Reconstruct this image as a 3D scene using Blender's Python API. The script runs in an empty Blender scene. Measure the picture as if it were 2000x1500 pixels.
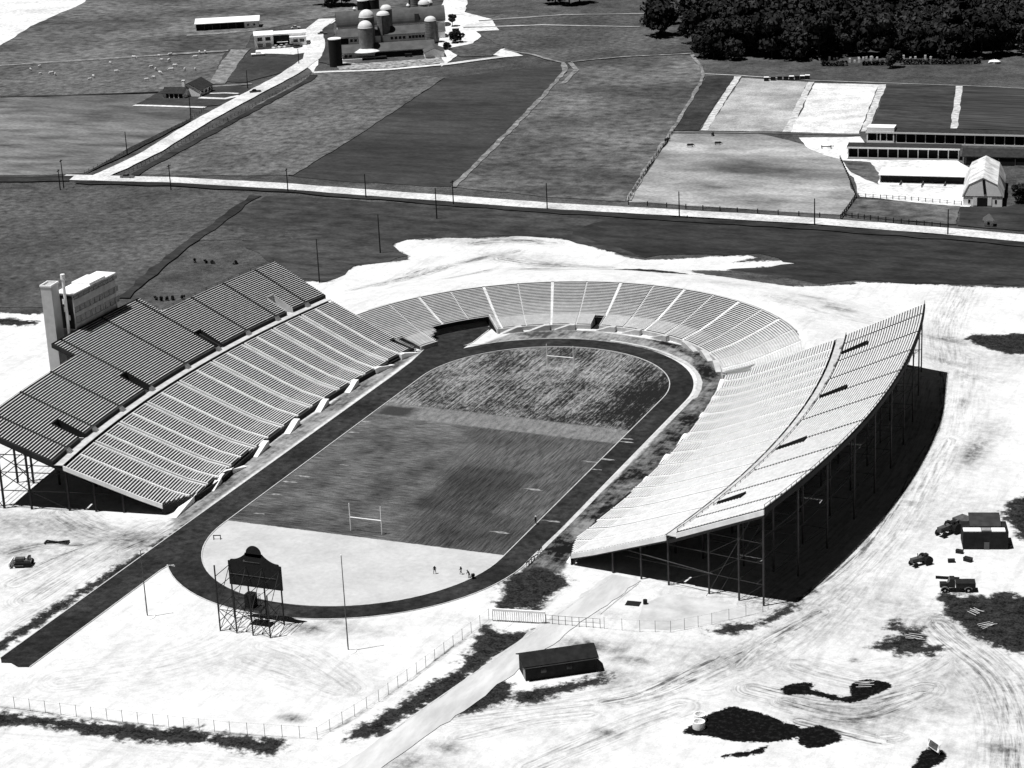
import bpy, math, random
import numpy as np
from mathutils import Matrix, Vector
random.seed(7); RNG = np.random.RandomState(5)
S = bpy.context.scene; COL = S.collection
R = math.radians; sin, cos, pi = math.sin, math.cos, math.pi

# ------------------------------------------------------------ camera
cam = bpy.data.objects.new('camera', bpy.data.cameras.new('camera')); COL.objects.link(cam)
cam.data.sensor_width = 36.0; cam.data.lens = 4194.24/2000*36.0
cam.data.clip_start = 5; cam.data.clip_end = 12000
rt = Vector((0.9233483, 0.3813349, -0.0448520)); up = Vector((-0.0830335, 0.3123593, 0.9463282)); fw = Vector((-0.3748779, 0.8700663, -0.3200800))
m3 = Matrix((rt, up, -fw)).transposed()
cam.matrix_world = Matrix.Translation((189.374, -416.087, 167.986)) @ m3.to_4x4()
S.camera = cam

# ------------------------------------------------------------ sky, sun, exposure
SUN_EL = R(71.0); SX, SY = -0.772, -0.636          # the sun stands to the left, a little behind the camera
w = bpy.data.worlds.new('World'); S.world = w; w.use_nodes = True
nt = w.node_tree; bg = nt.nodes['Background']
sky = nt.nodes.new('ShaderNodeTexSky'); sky.sky_type = 'NISHITA'; sky.sun_disc = False
sky.sun_elevation = SUN_EL; sky.sun_rotation = math.atan2(SX, SY)
sky.air_density = 0.25; sky.dust_density = 0.05; sky.altitude = 200
bw = nt.nodes.new('ShaderNodeSeparateColor')          # black-and-white film behind a red filter: blue skylight hardly registers
nt.links.new(sky.outputs[0], bw.inputs[0]); nt.links.new(bw.outputs[0], bg.inputs[0]); bg.inputs[1].default_value = 0.05
sun = bpy.data.objects.new('sun', bpy.data.lights.new('sun', 'SUN')); COL.objects.link(sun)
sun.data.energy = 5.0; sun.data.angle = R(0.5); sun.data.color = (1, 1, 1)
sd = Vector((SX*cos(SUN_EL), SY*cos(SUN_EL), sin(SUN_EL)))
sun.rotation_euler = sd.to_track_quat('Z', 'Y').to_euler(); sun.location = (-200, -200, 400)
S.view_settings.view_transform = 'Standard'; S.view_settings.look = 'None'
S.view_settings.exposure = 0.0; S.view_settings.gamma = 1.0

# ------------------------------------------------------------ materials
MATS = {}
def mat(name, lo, hi=None, scale=0.5, rough=0.9, metal=0.0, detail=6, stretch=(1,1,1), spec=0.2, lo2=None, hi2=None, sc2=None, grain=0.0, contrast=(0.35,0.65), coord='Object'):
    """grey procedural paint: noise between lo and hi (+ a second, larger noise)"""
    if name in MATS: return MATS[name]
    m = bpy.data.materials.new(name); m.use_nodes = True; t = m.node_tree; b = t.nodes['Principled BSDF']
    b.inputs['Roughness'].default_value = rough; b.inputs['Metallic'].default_value = metal
    b.inputs['Specular IOR Level'].default_value = spec
    MATS[name] = m
    if hi is None: hi = lo*1.15; lo = lo*0.85
    tc = t.nodes.new('ShaderNodeTexCoord'); mp = t.nodes.new('ShaderNodeMapping'); mp.inputs['Scale'].default_value = stretch
    t.links.new(tc.outputs[coord], mp.inputs[0])
    def noise(sc, det, a, c, lohi):
        n = t.nodes.new('ShaderNodeTexNoise'); n.inputs['Scale'].default_value = sc; n.inputs['Detail'].default_value = det; n.inputs['Roughness'].default_value = 0.62
        t.links.new(mp.outputs[0], n.inputs['Vector'])
        r = t.nodes.new('ShaderNodeMapRange'); r.inputs['From Min'].default_value = a; r.inputs['From Max'].default_value = c
        r.inputs['To Min'].default_value = lohi[0]; r.inputs['To Max'].default_value = lohi[1]
        t.links.new(n.outputs[0], r.inputs[0]); return r.outputs[0]
    out = noise(scale, detail, contrast[0], contrast[1], (lo, hi))
    if sc2:
        o2 = noise(sc2, 4, 0.38, 0.62, (lo2, hi2))
        mu = t.nodes.new('ShaderNodeMath'); mu.operation = 'MULTIPLY'; t.links.new(out, mu.inputs[0]); t.links.new(o2, mu.inputs[1]); out = mu.outputs[0]
    if grain:
        o3 = noise(grain, 2, 0.3, 0.7, (0.72, 1.28))
        mu = t.nodes.new('ShaderNodeMath'); mu.operation = 'MULTIPLY'; t.links.new(out, mu.inputs[0]); t.links.new(o3, mu.inputs[1]); out = mu.outputs[0]
    cb = t.nodes.new('ShaderNodeCombineColor')
    for i in range(3): t.links.new(out, cb.inputs[i])
    t.links.new(cb.outputs[0], b.inputs['Base Color'])
    return m
M_plank = mat('bleacher_plank', 0.56, 0.72, 0.7)
M_tread = mat('foot_plank', 0.42, 0.62, 0.5)
M_riser = mat('dark_deck_and_shade', 0.018, 0.03, 0.4)  # near-black: shade of open riser gaps and undersides put into the colour
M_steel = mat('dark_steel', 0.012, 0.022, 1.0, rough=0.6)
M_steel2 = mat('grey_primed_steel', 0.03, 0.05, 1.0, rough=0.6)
M_conc = mat('pale_concrete', 0.42, 0.60, 0.6)
M_fasc = mat('fascia_paint', 0.75, 0.95, 0.4)
M_white = mat('white_paint', 0.84, 0.93, 0.8)
M_dim = mat('grey_wall', 0.22, 0.32, 0.6)
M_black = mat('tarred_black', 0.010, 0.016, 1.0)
M_dkroof = mat('dark_shingle', 0.02, 0.04, 0.8)
M_tar = mat('tar_paper', 0.010, 0.022, 0.7)
M_mgrey = mat('grey_roofing', 0.075, 0.115, 0.25)
M_glass = mat('window_glass', 0.006, 0.01, 1.0, rough=0.15, spec=0.5)
M_wood = mat('weathered_pole', 0.012, 0.025, 2.0)
M_post = mat('fence_post', 0.05, 0.10, 2.0)
M_leaf = mat('leaf_dark', 0.006, 0.036, 0.16, detail=5, contrast=(0.4,0.68))
def vary(m, lo, hi):
    t = m.node_tree; b = t.nodes['Principled BSDF']; l = b.inputs['Base Color'].links[0]; src = l.from_socket
    oi = t.nodes.new('ShaderNodeObjectInfo'); r = t.nodes.new('ShaderNodeMapRange'); r.inputs['To Min'].default_value = lo; r.inputs['To Max'].default_value = hi
    t.links.new(oi.outputs['Random'], r.inputs[0]); v = t.nodes.new('ShaderNodeVectorMath'); v.operation = 'SCALE'
    t.links.new(src, v.inputs[0]); t.links.new(r.outputs[0], v.inputs['Scale']); t.links.new(v.outputs[0], b.inputs['Base Color'])
vary(M_leaf, .55, 2.1)
M_bark = mat('bark', 0.02, 0.035, 2.0)
M_skin = mat('skin', 0.25, 0.35, 3.0)
M_cloth = mat('dark_clothes', 0.015, 0.03, 3.0)
M_silo = mat('stave_concrete', 0.13, 0.24, 0.5)
M_dome = mat('metal_dome', 0.62, 0.78, 0.6)
M_lumber = mat('pale_lumber', 0.5, 0.65, 2.0)
M_mach = mat('machine_paint', 0.05, 0.12, 1.2)
M_tyre = mat('rubber', 0.008, 0.014, 2.0)
M_wool = mat('fleece', 0.55, 0.75, 2.0)
M_hide = mat('dark_hide', 0.012, 0.02, 2.0)

# ------------------------------------------------------------ mesh helpers
class MB:
    def __init__(s): s.v = []; s.f = []; s.mi = []
    def add(s, vs, fs, mi=0):
        n = len(s.v); s.v += [tuple(q) for q in vs]; s.f += [tuple(i+n for i in q) for q in fs]; s.mi += [mi]*len(fs); return s
    def quad(s, a, b, c, d, mi=0): return s.add([a,b,c,d], [(0,1,2,3)], mi)
    def hexa(s, b, t, mi=0):
        return s.add(list(b)+list(t), [(3,2,1,0),(4,5,6,7),(0,1,5,4),(1,2,6,5),(2,3,7,6),(3,0,4,7)], mi)
    def box(s, x0, x1, y0, y1, z0, z1, mi=0):
        return s.hexa([(x0,y0,z0),(x1,y0,z0),(x1,y1,z0),(x0,y1,z0)], [(x0,y0,z1),(x1,y0,z1),(x1,y1,z1),(x0,y1,z1)], mi)
    def obox(s, c, ang, L, Wd, z0, z1, mi=0):
        ca, sa = cos(ang), sin(ang); q = []
        for a, b in ((-1,-1),(1,-1),(1,1),(-1,1)):
            x, y = a*L/2, b*Wd/2; q.append((c[0]+x*ca-y*sa, c[1]+x*sa+y*ca))
        return s.hexa([(x,y,z0) for x,y in q], [(x,y,z1) for x,y in q], mi)
    def bar(s, a, b, w, h=None, mi=0):
        a, b = Vector(a), Vector(b); d = (b-a).normalized(); h = h or w
        r = d.cross(Vector((0,0,1)))
        r = Vector((1,0,0)) if r.length < 1e-4 else r.normalized()
        u = r.cross(d).normalized()
        o = [(-r*w-u*h)/2, (r*w-u*h)/2, (r*w+u*h)/2, (-r*w+u*h)/2]
        return s.hexa([a+q for q in o], [b+q for q in o], mi)
    def prism(s, poly, y0, y1, mi=0, axis='y'):
        n = len(poly)
        f = (lambda p, q: (p[0], q, p[1])) if axis == 'y' else ((lambda p, q: (q, p[0], p[1])) if axis == 'x' else (lambda p, q: (p[0], p[1], q)))
        return s.add([f(p,y0) for p in poly]+[f(p,y1) for p in poly], [tuple(range(n))[::-1], tuple(range(n,2*n))]+[(i,(i+1)%n,n+(i+1)%n,n+i) for i in range(n)], mi)
    def lathe(s, prof, c=(0,0), n=20, mi=0):
        k = len(prof); vs = []
        for r, z in prof:
            for i in range(n): a = 2*pi*i/n; vs.append((c[0]+r*cos(a), c[1]+r*sin(a), z))
        fs = [(j*n+i, j*n+(i+1)%n, (j+1)*n+(i+1)%n, (j+1)*n+i) for j in range(k-1) for i in range(n)]
        fs += [tuple(range(n))[::-1], tuple((k-1)*n+i for i in range(n))]
        return s.add(vs, fs, mi)
    def cyl(s, a, b, r0, r1=None, n=8, mi=0):
        r1 = r0 if r1 is None else r1; a, b = Vector(a), Vector(b); d = (b-a).normalized()
        r = d.orthogonal().normalized(); u = d.cross(r); vs = []
        for q, rr in ((a,r0),(b,r1)):
            for i in range(n): t = 2*pi*i/n; vs.append(q+r*rr*cos(t)+u*rr*sin(t))
        return s.add(vs, [(i,(i+1)%n,n+(i+1)%n,n+i) for i in range(n)]+[tuple(range(n))[::-1], tuple(range(n,2*n))], mi)
    def ball(s, c, rx, ry, rz, n=8, m=5, mi=0, jit=0):
        vs = []
        for j in range(m+1):
            ph = pi*j/m
            for i in range(n):
                a = 2*pi*i/n; k = 1+random.uniform(-jit, jit)
                vs.append((c[0]+rx*k*sin(ph)*cos(a), c[1]+ry*k*sin(ph)*sin(a), c[2]+rz*k*cos(ph)))
        return s.add(vs, [((j+1)*n+i,(j+1)*n+(i+1)%n,j*n+(i+1)%n,j*n+i) for j in range(m) for i in range(n)], mi)
    def build(s, name, mats, parent=None, smooth=False):
        me = bpy.data.meshes.new(name); me.from_pydata(s.v, [], s.f)
        for mm in (mats if isinstance(mats, (list,tuple)) else [mats]): me.materials.append(mm)
        if any(s.mi): me.polygons.foreach_set('material_index', s.mi)
        if smooth: me.polygons.foreach_set('use_smooth', [True]*len(s.f))
        me.update(); o = bpy.data.objects.new(name, me); COL.objects.link(o)
        if parent: o.parent = parent
        return o
def tag(o, label=None, cat=None, group=None, kind=None):
    if label: o['label'] = label
    if cat: o['category'] = cat
    if group: o['group'] = group
    if kind: o['kind'] = kind
    return o
def thing(name, label, cat, loc=(0,0,0), rz=0, group=None):
    o = bpy.data.objects.new(name, None); COL.objects.link(o); o.empty_display_size = 0.5
    o.location = loc; o.rotation_euler = (0,0,rz); return tag(o, label, cat, group)
def copy_tree(o, loc=None, rz=None, label=None, parent=None, scale=None):
    c = o.copy(); COL.objects.link(c)
    if parent: c.parent = parent
    if loc is not None: c.location = loc
    if rz is not None: c.rotation_euler = (0,0,rz)
    if scale: c.scale = scale
    if label: c['label'] = label
    for ch in list(o.children): copy_tree(ch, parent=c)
    return c
def fractal(poly, amp, step=2.0, closed=True):
    """ragged natural edge: each side of the outline broken up at random"""
    out = []; n = len(poly)
    for i in range(n if closed else n-1):
        a = Vector(poly[i]).to_2d(); b = Vector(poly[(i+1)%n]).to_2d(); L = (b-a).length
        k = max(1, int(L/step)); nr = Vector((-(b-a).y, (b-a).x))/max(L,1e-6); d = 0
        for j in range(k):
            out.append(a+(b-a)*j/k+nr*d); d = 0.6*d+random.uniform(-amp, amp)
    if not closed: out.append(Vector(poly[-1]).to_2d())
    return [(q.x, q.y) for q in out]
SHEET = [0.02]
def sheet(name, poly, m, amp=0.0, step=3.0, z=None):
    if z is None: SHEET[0] += 0.006; z = SHEET[0]
    if amp: poly = fractal(poly, amp, step)
    from mathutils.geometry import tessellate_polygon
    tri = tessellate_polygon([[Vector((x,y,0)) for x,y in poly]])
    mb = MB(); mb.add([(x,y,z) for x,y in poly], [t for t in tri])
    me = mb.build(name, m)
    for pl in me.data.polygons:
        if pl.normal.z < 0: pl.flip()
    return tag(me, kind='structure')
def ribbon(name, pts, wd, m, amp=0.0, z=None, step=6.0, w1=None):
    if z is None: SHEET[0] += 0.006; z = SHEET[0]
    P2 = fractal(pts, 0.0, step, False); L = []; Rr = []
    for i, q in enumerate(P2):
        a = Vector(P2[max(0,i-1)]); b = Vector(P2[min(len(P2)-1,i+1)]); d = (b-a).normalized(); n = Vector((-d.y, d.x))
        ww = wd if w1 is None else wd+(w1-wd)*i/(len(P2)-1)
        L.append(Vector(q)+n*(ww/2+random.uniform(-amp,amp))); Rr.append(Vector(q)-n*(ww/2+random.uniform(-amp,amp)))
    mb = MB()
    for i in range(len(P2)-1):
        mb.quad((*Rr[i],z),(*Rr[i+1],z),(*L[i+1],z),(*L[i],z))
    return tag(mb.build(name, m), kind='structure')

# ------------------------------------------------------------ the ground
def inpoly_sd(X, Y, poly):
    """signed distance to an outline, positive inside"""
    P = np.array(poly, float); n = len(P); d2 = np.full(X.shape, 1e12); ins = np.zeros(X.shape, bool)
    for i in range(n):
        x1, y1 = P[i]; x2, y2 = P[(i+1)%n]; ex, ey = x2-x1, y2-y1
        t = np.clip(((X-x1)*ex+(Y-y1)*ey)/(ex*ex+ey*ey+1e-9), 0, 1)
        d2 = np.minimum(d2, (X-x1-t*ex)**2+(Y-y1-t*ey)**2)
        c = ((y1 > Y) != (y2 > Y)) & (X < (x2-x1)*(Y-y1)/((y2-y1)+1e-12)+x1); ins ^= c
    d = np.sqrt(d2); return np.where(ins, d, -d)
def line_d(X, Y, pts):
    d2 = np.full(X.shape, 1e12)
    for (x1,y1),(x2,y2) in zip(pts[:-1], pts[1:]):
        ex, ey = x2-x1, y2-y1; t = np.clip(((X-x1)*ex+(Y-y1)*ey)/(ex*ex+ey*ey+1e-9), 0, 1)
        d2 = np.minimum(d2, (X-x1-t*ex)**2+(Y-y1-t*ey)**2)
    return np.sqrt(d2)
def smooth(x): x = np.clip(x, 0, 1); return x*x*(3-2*x)
def hgt(X, Y):
    """earth bank behind the curved end"""
    r = np.hypot(X, Y-44.5); a = np.degrees(np.arctan2(Y-44.5, X))
    out = 6.6*smooth((110-r)/44.0); inn = np.maximum(0, 0.35*(r-50.5))
    z = np.where(r > 63.5, out, np.minimum(inn, 4.0+np.maximum(0, (r-60.5))*0.9))
    k = smooth((a+2)/15.0)*smooth((182-a)/15.0)
    return z*k
def lines(segs):
    out = []
    for a, b, st in segs: out += list(np.arange(a, b, st))
    return np.array(sorted(set(np.round(out, 3))))
gx = lines([(-6000,-1200,400),(-1200,-440,40),(-440,-160,6),(-160,-62,1.6),(-62,150,0.75),(150,260,4),(260,800,30),(800,6001,400)])
gy = lines([(-900,-200,50),(-200,-168,8),(-168,-52,0.75),(-52,210,1.25),(210,420,4),(420,760,10),(760,1500,60),(1500,9001,500)])
X, Y = np.meshgrid(gx, gy); Z = hgt(X, Y)
SAND = [[(-183.3,57.6),(-157.5,64.0),(-139.5,68.5),(-125.3,75.1),(-115.6,101.5),(-106.8,110.1),(-99.6,110.7),(-94.0,111.0),(-93.5,115.0),(-95.3,122.9),(-93.3,129.6),(-88.2,134.8),(-83.9,135.2),(-81.6,139.2),(-83.0,143.0),(-86.5,145.7),(-92.0,149.3),(-93.6,155.0),(-93.4,160.0),(-89.8,160.8),(-86.1,161.0),(-79.5,165.6),(-71.2,166.2),(-63.3,169.9),(-55.0,172.4),(-46.4,171.9),(-40.0,170.3),(-34.3,166.2),(-26.3,162.1),(-20.2,156.5),(-13.3,154.7),(-2.9,158.8),(6.6,163.3),(16.3,167.3),(18.2,163.8),(12.7,158.5),(18.9,161.1),(30.4,163.2),(30.9,160.0),(22.7,155.8),(16.7,150.6),(9.2,147.7),(3.3,144.7),(6.2,140.5),(14.9,136.7),(23.1,134.0),(30.8,132.8),(36.9,134.2),(42.8,139.3),(46.2,142.7),(52.2,144.7),(51.9,147.2),(58.5,148.3),(69.8,148.9),(83.7,149.7),(110.5,153.1),(175.6,143.3),(192.5,-220.7),(12.2,-285.0),(-296.6,15.0)]]
DARK = [[(-13.4,135.2),(-12.5,139.2),(-9.5,141.6),(-3.3,139.3),(6.2,135.7),(10.8,133.6),(2.9,132.2),(-6.7,133.6)],
 [(90.6,103.5),(92.0,106.9),(95.8,107.0),(101.0,110.1),(111.5,112.8),(114.1,96.2),(103.8,94.4),(99.0,96.5),(94.0,99.5)],
 [(121.3,-11.5),(121.2,-3.8),(122.7,2.4),(128.0,8.4),(132.7,-21.3),(125.7,-20.6)],
 [(115.5,-52.5),(116.6,-49.5),(118.8,-50.1),(120.6,-50.7),(124.8,-50.2),(128.3,-47.2),(129.4,-50.2),(136.8,-47.0),(140.6,-71.2),(133.3,-71.8),(129.7,-69.5),(125.6,-66.4),(121.2,-61.9),(118.5,-59.6),(118.0,-55.5)],
 [(110.6,-77.1),(110.3,-74.1),(111.1,-72.6),(112.2,-71.6),(113.8,-70.4),(114.4,-68.0),(116.6,-67.4),(117.9,-69.8),(119.2,-72.7),(121.4,-71.8),(122.2,-73.9),(120.9,-76.9),(118.9,-77.7),(116.2,-77.7),(112.4,-77.4)],
 [(111.1,-68.6),(110.6,-65.6),(111.4,-64.7),(112.3,-66.9),(112.1,-68.5)],
 [(98.9,-97.7),(99.4,-95.5),(101.3,-94.1),(102.8,-93.0),(104.0,-94.1),(103.7,-95.8),(106.3,-96.2),(109.2,-97.0),(110.9,-96.3),(109.9,-93.0),(110.0,-90.6),(112.1,-89.1),(115.2,-89.4),(117.1,-90.0),(115.6,-92.9),(114.0,-95.3),(113.2,-97.5),(111.3,-98.7),(108.2,-98.5),(105.9,-97.9),(102.4,-98.2),(100.4,-99.0)],
 [(87.7,-117.5),(89.0,-112.8),(90.4,-108.9),(93.1,-105.4),(96.7,-106.2),(99.5,-106.8),(103.1,-108.7),(105.4,-109.1),(107.1,-110.8),(105.8,-113.8),(102.2,-116.0),(99.0,-116.9),(96.6,-117.4),(92.1,-117.0)],
 [(106.3,-113.6),(106.1,-111.1),(106.9,-109.0),(108.5,-107.8),(110.8,-108.5),(113.0,-110.4),(113.0,-112.2),(111.3,-114.7),(108.9,-115.9),(107.2,-115.3)],
 [(95.5,-123.5),(96.6,-121.9),(99.9,-120.0),(101.1,-118.2),(102.4,-117.0),(102.3,-119.9),(99.6,-121.9)],
 [(125.7,-117.7),(126.1,-115.1),(126.2,-111.6),(127.1,-110.1),(129.0,-110.0),(130.3,-111.3),(130.3,-113.8),(128.9,-115.8),(128.2,-117.9)],
 [(57.8,-115.3),(57.3,-111.5),(60.2,-109.2),(64.5,-105.8),(67.4,-100.8),(68.6,-99.8),(70.0,-102.1),(69.5,-104.9),(65.4,-108.1),(61.5,-112.6),(58.2,-116.0)],
 [(35.4,-135.8),(37.3,-126.6),(39.3,-119.7),(41.0,-111.7),(42.1,-107.6),(42.4,-102.6),(42.6,-98.5),(42.0,-93.6),(41.1,-89.1),(42.5,-89.6),(44.2,-91.7),(46.6,-90.1),(50.0,-88.6),(49.4,-94.6),(47.5,-101.7),(45.9,-110.6),(44.0,-119.3),(41.9,-126.2),(40.3,-132.7)],
 [(40.4,-81.6),(39.1,-75.8),(37.3,-67.6),(37.0,-63.7),(39.9,-62.3),(43.8,-62.6),(47.6,-64.1),(49.5,-65.0),(47.8,-71.4),(47.5,-76.8),(47.3,-79.3)],
 [(-33.1,-147.5),(-25.9,-145.8),(-20.1,-145.0),(-14.3,-144.3),(-6.7,-143.4),(2.6,-142.1),(11.9,-141.0),(19.4,-140.5),(25.6,-140.2),(26.6,-142.7),(26.1,-143.9),(20.9,-144.8),(14.2,-144.9),(5.9,-145.9),(-1.3,-147.1),(-12.6,-146.9),(-23.4,-149.3),(-30.6,-151.0)],
 [(80.5,-79.3),(83.3,-76.9),(87.0,-73.2),(89.8,-69.6),(91.1,-63.7),(92.0,-59.8),(93.8,-55.7),(93.2,-60.2),(92.2,-66.1),(91.0,-70.2),(88.7,-74.1),(85.4,-77.6)],
 [(48.8,-122.6),(49.2,-119.2),(49.7,-113.9),(50.6,-109.1),(52.1,-107.0),(54.3,-107.6),(55.6,-109.6),(54.1,-111.7),(56.2,-113.4),(55.8,-115.9),(53.0,-119.4)],
 [(-42.9,-124.8),(-42.3,-112.7),(-42.1,-102.7),(-41.4,-93.0),(-40.1,-84.0),(-39.1,-74.0),(-38.0,-59.5),(-36.4,-61.4),(-37.1,-77.2),(-38.5,-87.2),(-39.4,-96.2),(-40.1,-105.8),(-40.3,-115.6),(-40.9,-127.7)],
 [(-174.3,54.8),(-164.1,57.3),(-156.3,56.3),(-155.4,53.6),(-161.8,51.5),(-170.7,49.7)]]
VERGE = [[(37.2,-64.1),(37.1,-51.0),(37.1,-33.9),(38.1,-16.6),(38.5,8.1),(37.9,36.4),(38.0,46.7),(35.8,55.2),(31.0,64.5),(24.1,72.4),(16.1,78.2),(8.1,81.0),(11.0,83.6),(17.8,83.1),(24.3,80.3),(31.2,74.7),(38.6,64.9),(43.8,50.2),(46.6,34.0),(47.7,12.0),(47.8,-2.5),(47.7,-16.0),(46.2,-34.2),(44.7,-53.8),(45.5,-60.1),(44.0,-64.4)]]
LVERGE = [[(-38.4,-66.0),(-39.3,-48.6),(-39.4,-30.4),(-39.5,-10.8),(-39.6,10.1),(-39.7,31.2),(-39.9,51.1),(-39.7,59.9),(-39.2,65.3),(-42.5,56.5),(-44.8,44.7),(-45.3,29.7),(-44.8,14.8),(-45.5,0.4),(-45.2,-15.2),(-45.5,-26.5),(-43.3,-46.1),(-43.6,-59.4)], [(-26.3,60.7),(-27.5,68.3),(-23.4,79.4),(-14.2,85.4),(-3.0,86.4),(10.4,84.3),(20.6,78.9),(28.8,70.7),(31.0,64.5),(21.8,71.4),(12.3,75.0),(0.3,77.3),(-10.6,76.3),(-20.3,72.0)]]
SOFT = [([(100.6,-63.1)][0],42,16,.27),([(87.1,-89.4)][0],30,8,.27),([(128.2,-88.9)][0],16,14,.24),([(67.0,-78.0)][0],22,4,.22),([(111.3,-13.9)][0],14,22,.2),([(108.1,-58.5)][0],12,7,.33),([(106.3,90.8)][0],20,8,.3),([(-65.8,-71.1)][0],20,6,.35),([(-71.9,-71.4)][0],26,9,.5),([(-68.2,-83.1)][0],16,6,.5),([(-43.5,-71.7)][0],11,6,.6),([(-41.0,-80.5)][0],9,4,.35),([(9.6,-99.6)][0],4.5,3,.8),([(13.3,-95.5)][0],4,2,.5),([(23.8,-132.1)][0],2.6,1.6,.9),([(19.1,-97.6)][0],9,3,.25),
 ([(108.4,24.9)][0],3.5,12,.75),([(109.0,36.8)][0],4,10,.35),([(99.9,53.9)][0],1.2,5,.5),([(52.8,-133.6)][0],4.5,2.2,.65),([(75.7,-120.8)][0],2.2,1.5,.8),([(66.0,-123.8)][0],5,2,.12),([(113.2,-95.6)][0],13,3,.15),([(115.5,-101.6)][0],16,5,.45),([(113.0,-105.2)][0],8,3,.6),([(126.3,-96.3)][0],4.5,3.5,.6),([(130.3,-109.7)][0],3,2.5,.25),([(137.5,-106.9)][0],3.2,2.2,.75),
 ([(61.9,-91.2)][0],6.5,3.5,.85),([(66.7,-91.0)][0],4,3,.6),([(70.6,-101.9)][0],5,5,.5),([(71.3,-94.3)][0],5,2.5,.6),([(48.5,-140.3)][0],6,5,.6),([(54.0,-140.3)][0],8,4,.4),([(101.8,-8.6)][0],1.2,1.2,.95),([(108.3,-82.9)][0],1.1,.9,.95),([(74.9,-86.8)][0],10,1.2,.35),([(50.1,-50.9)][0],1,1,.1),
 ([(-39.0,134.6)][0],6,3,.75),([(-35.8,142.6)][0],8,6,.35),([(-52.6,150.1)][0],14,6,.25),([(-74.9,162.9)][0],16,4,.3),([(-67.5,169.6)][0],10,5,.5),([(23.1,119.8)][0],9,4,.3),([(57.0,109.0)][0],5,4,.6),([(53.0,113.6)][0],5,4,.45),([(47.5,118.9)][0],6,3,.35),([(38.9,95.2)][0],2,2,.0),([(87.0,99.5)][0],8,4,.6),([(90.8,80.6)][0],14,3,.35),([(98.6,72.6)][0],12,3,.25),
 ([(72.2,-72.9)][0],9,2.5,.22),([(70.6,-71.0)][0],4,3,.3),([(67.7,-122.4)][0],2,1.5,.0),([(13.2,-114.5)][0],14,5,.16),([(35.3,-87.6)][0],8,3,.16),([(1.7,-118.0)][0],8,4,.1),([(134.6,-111.0)][0],10,4,.2),([(130.8,-65.2)][0],5,3,.5)]
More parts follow.
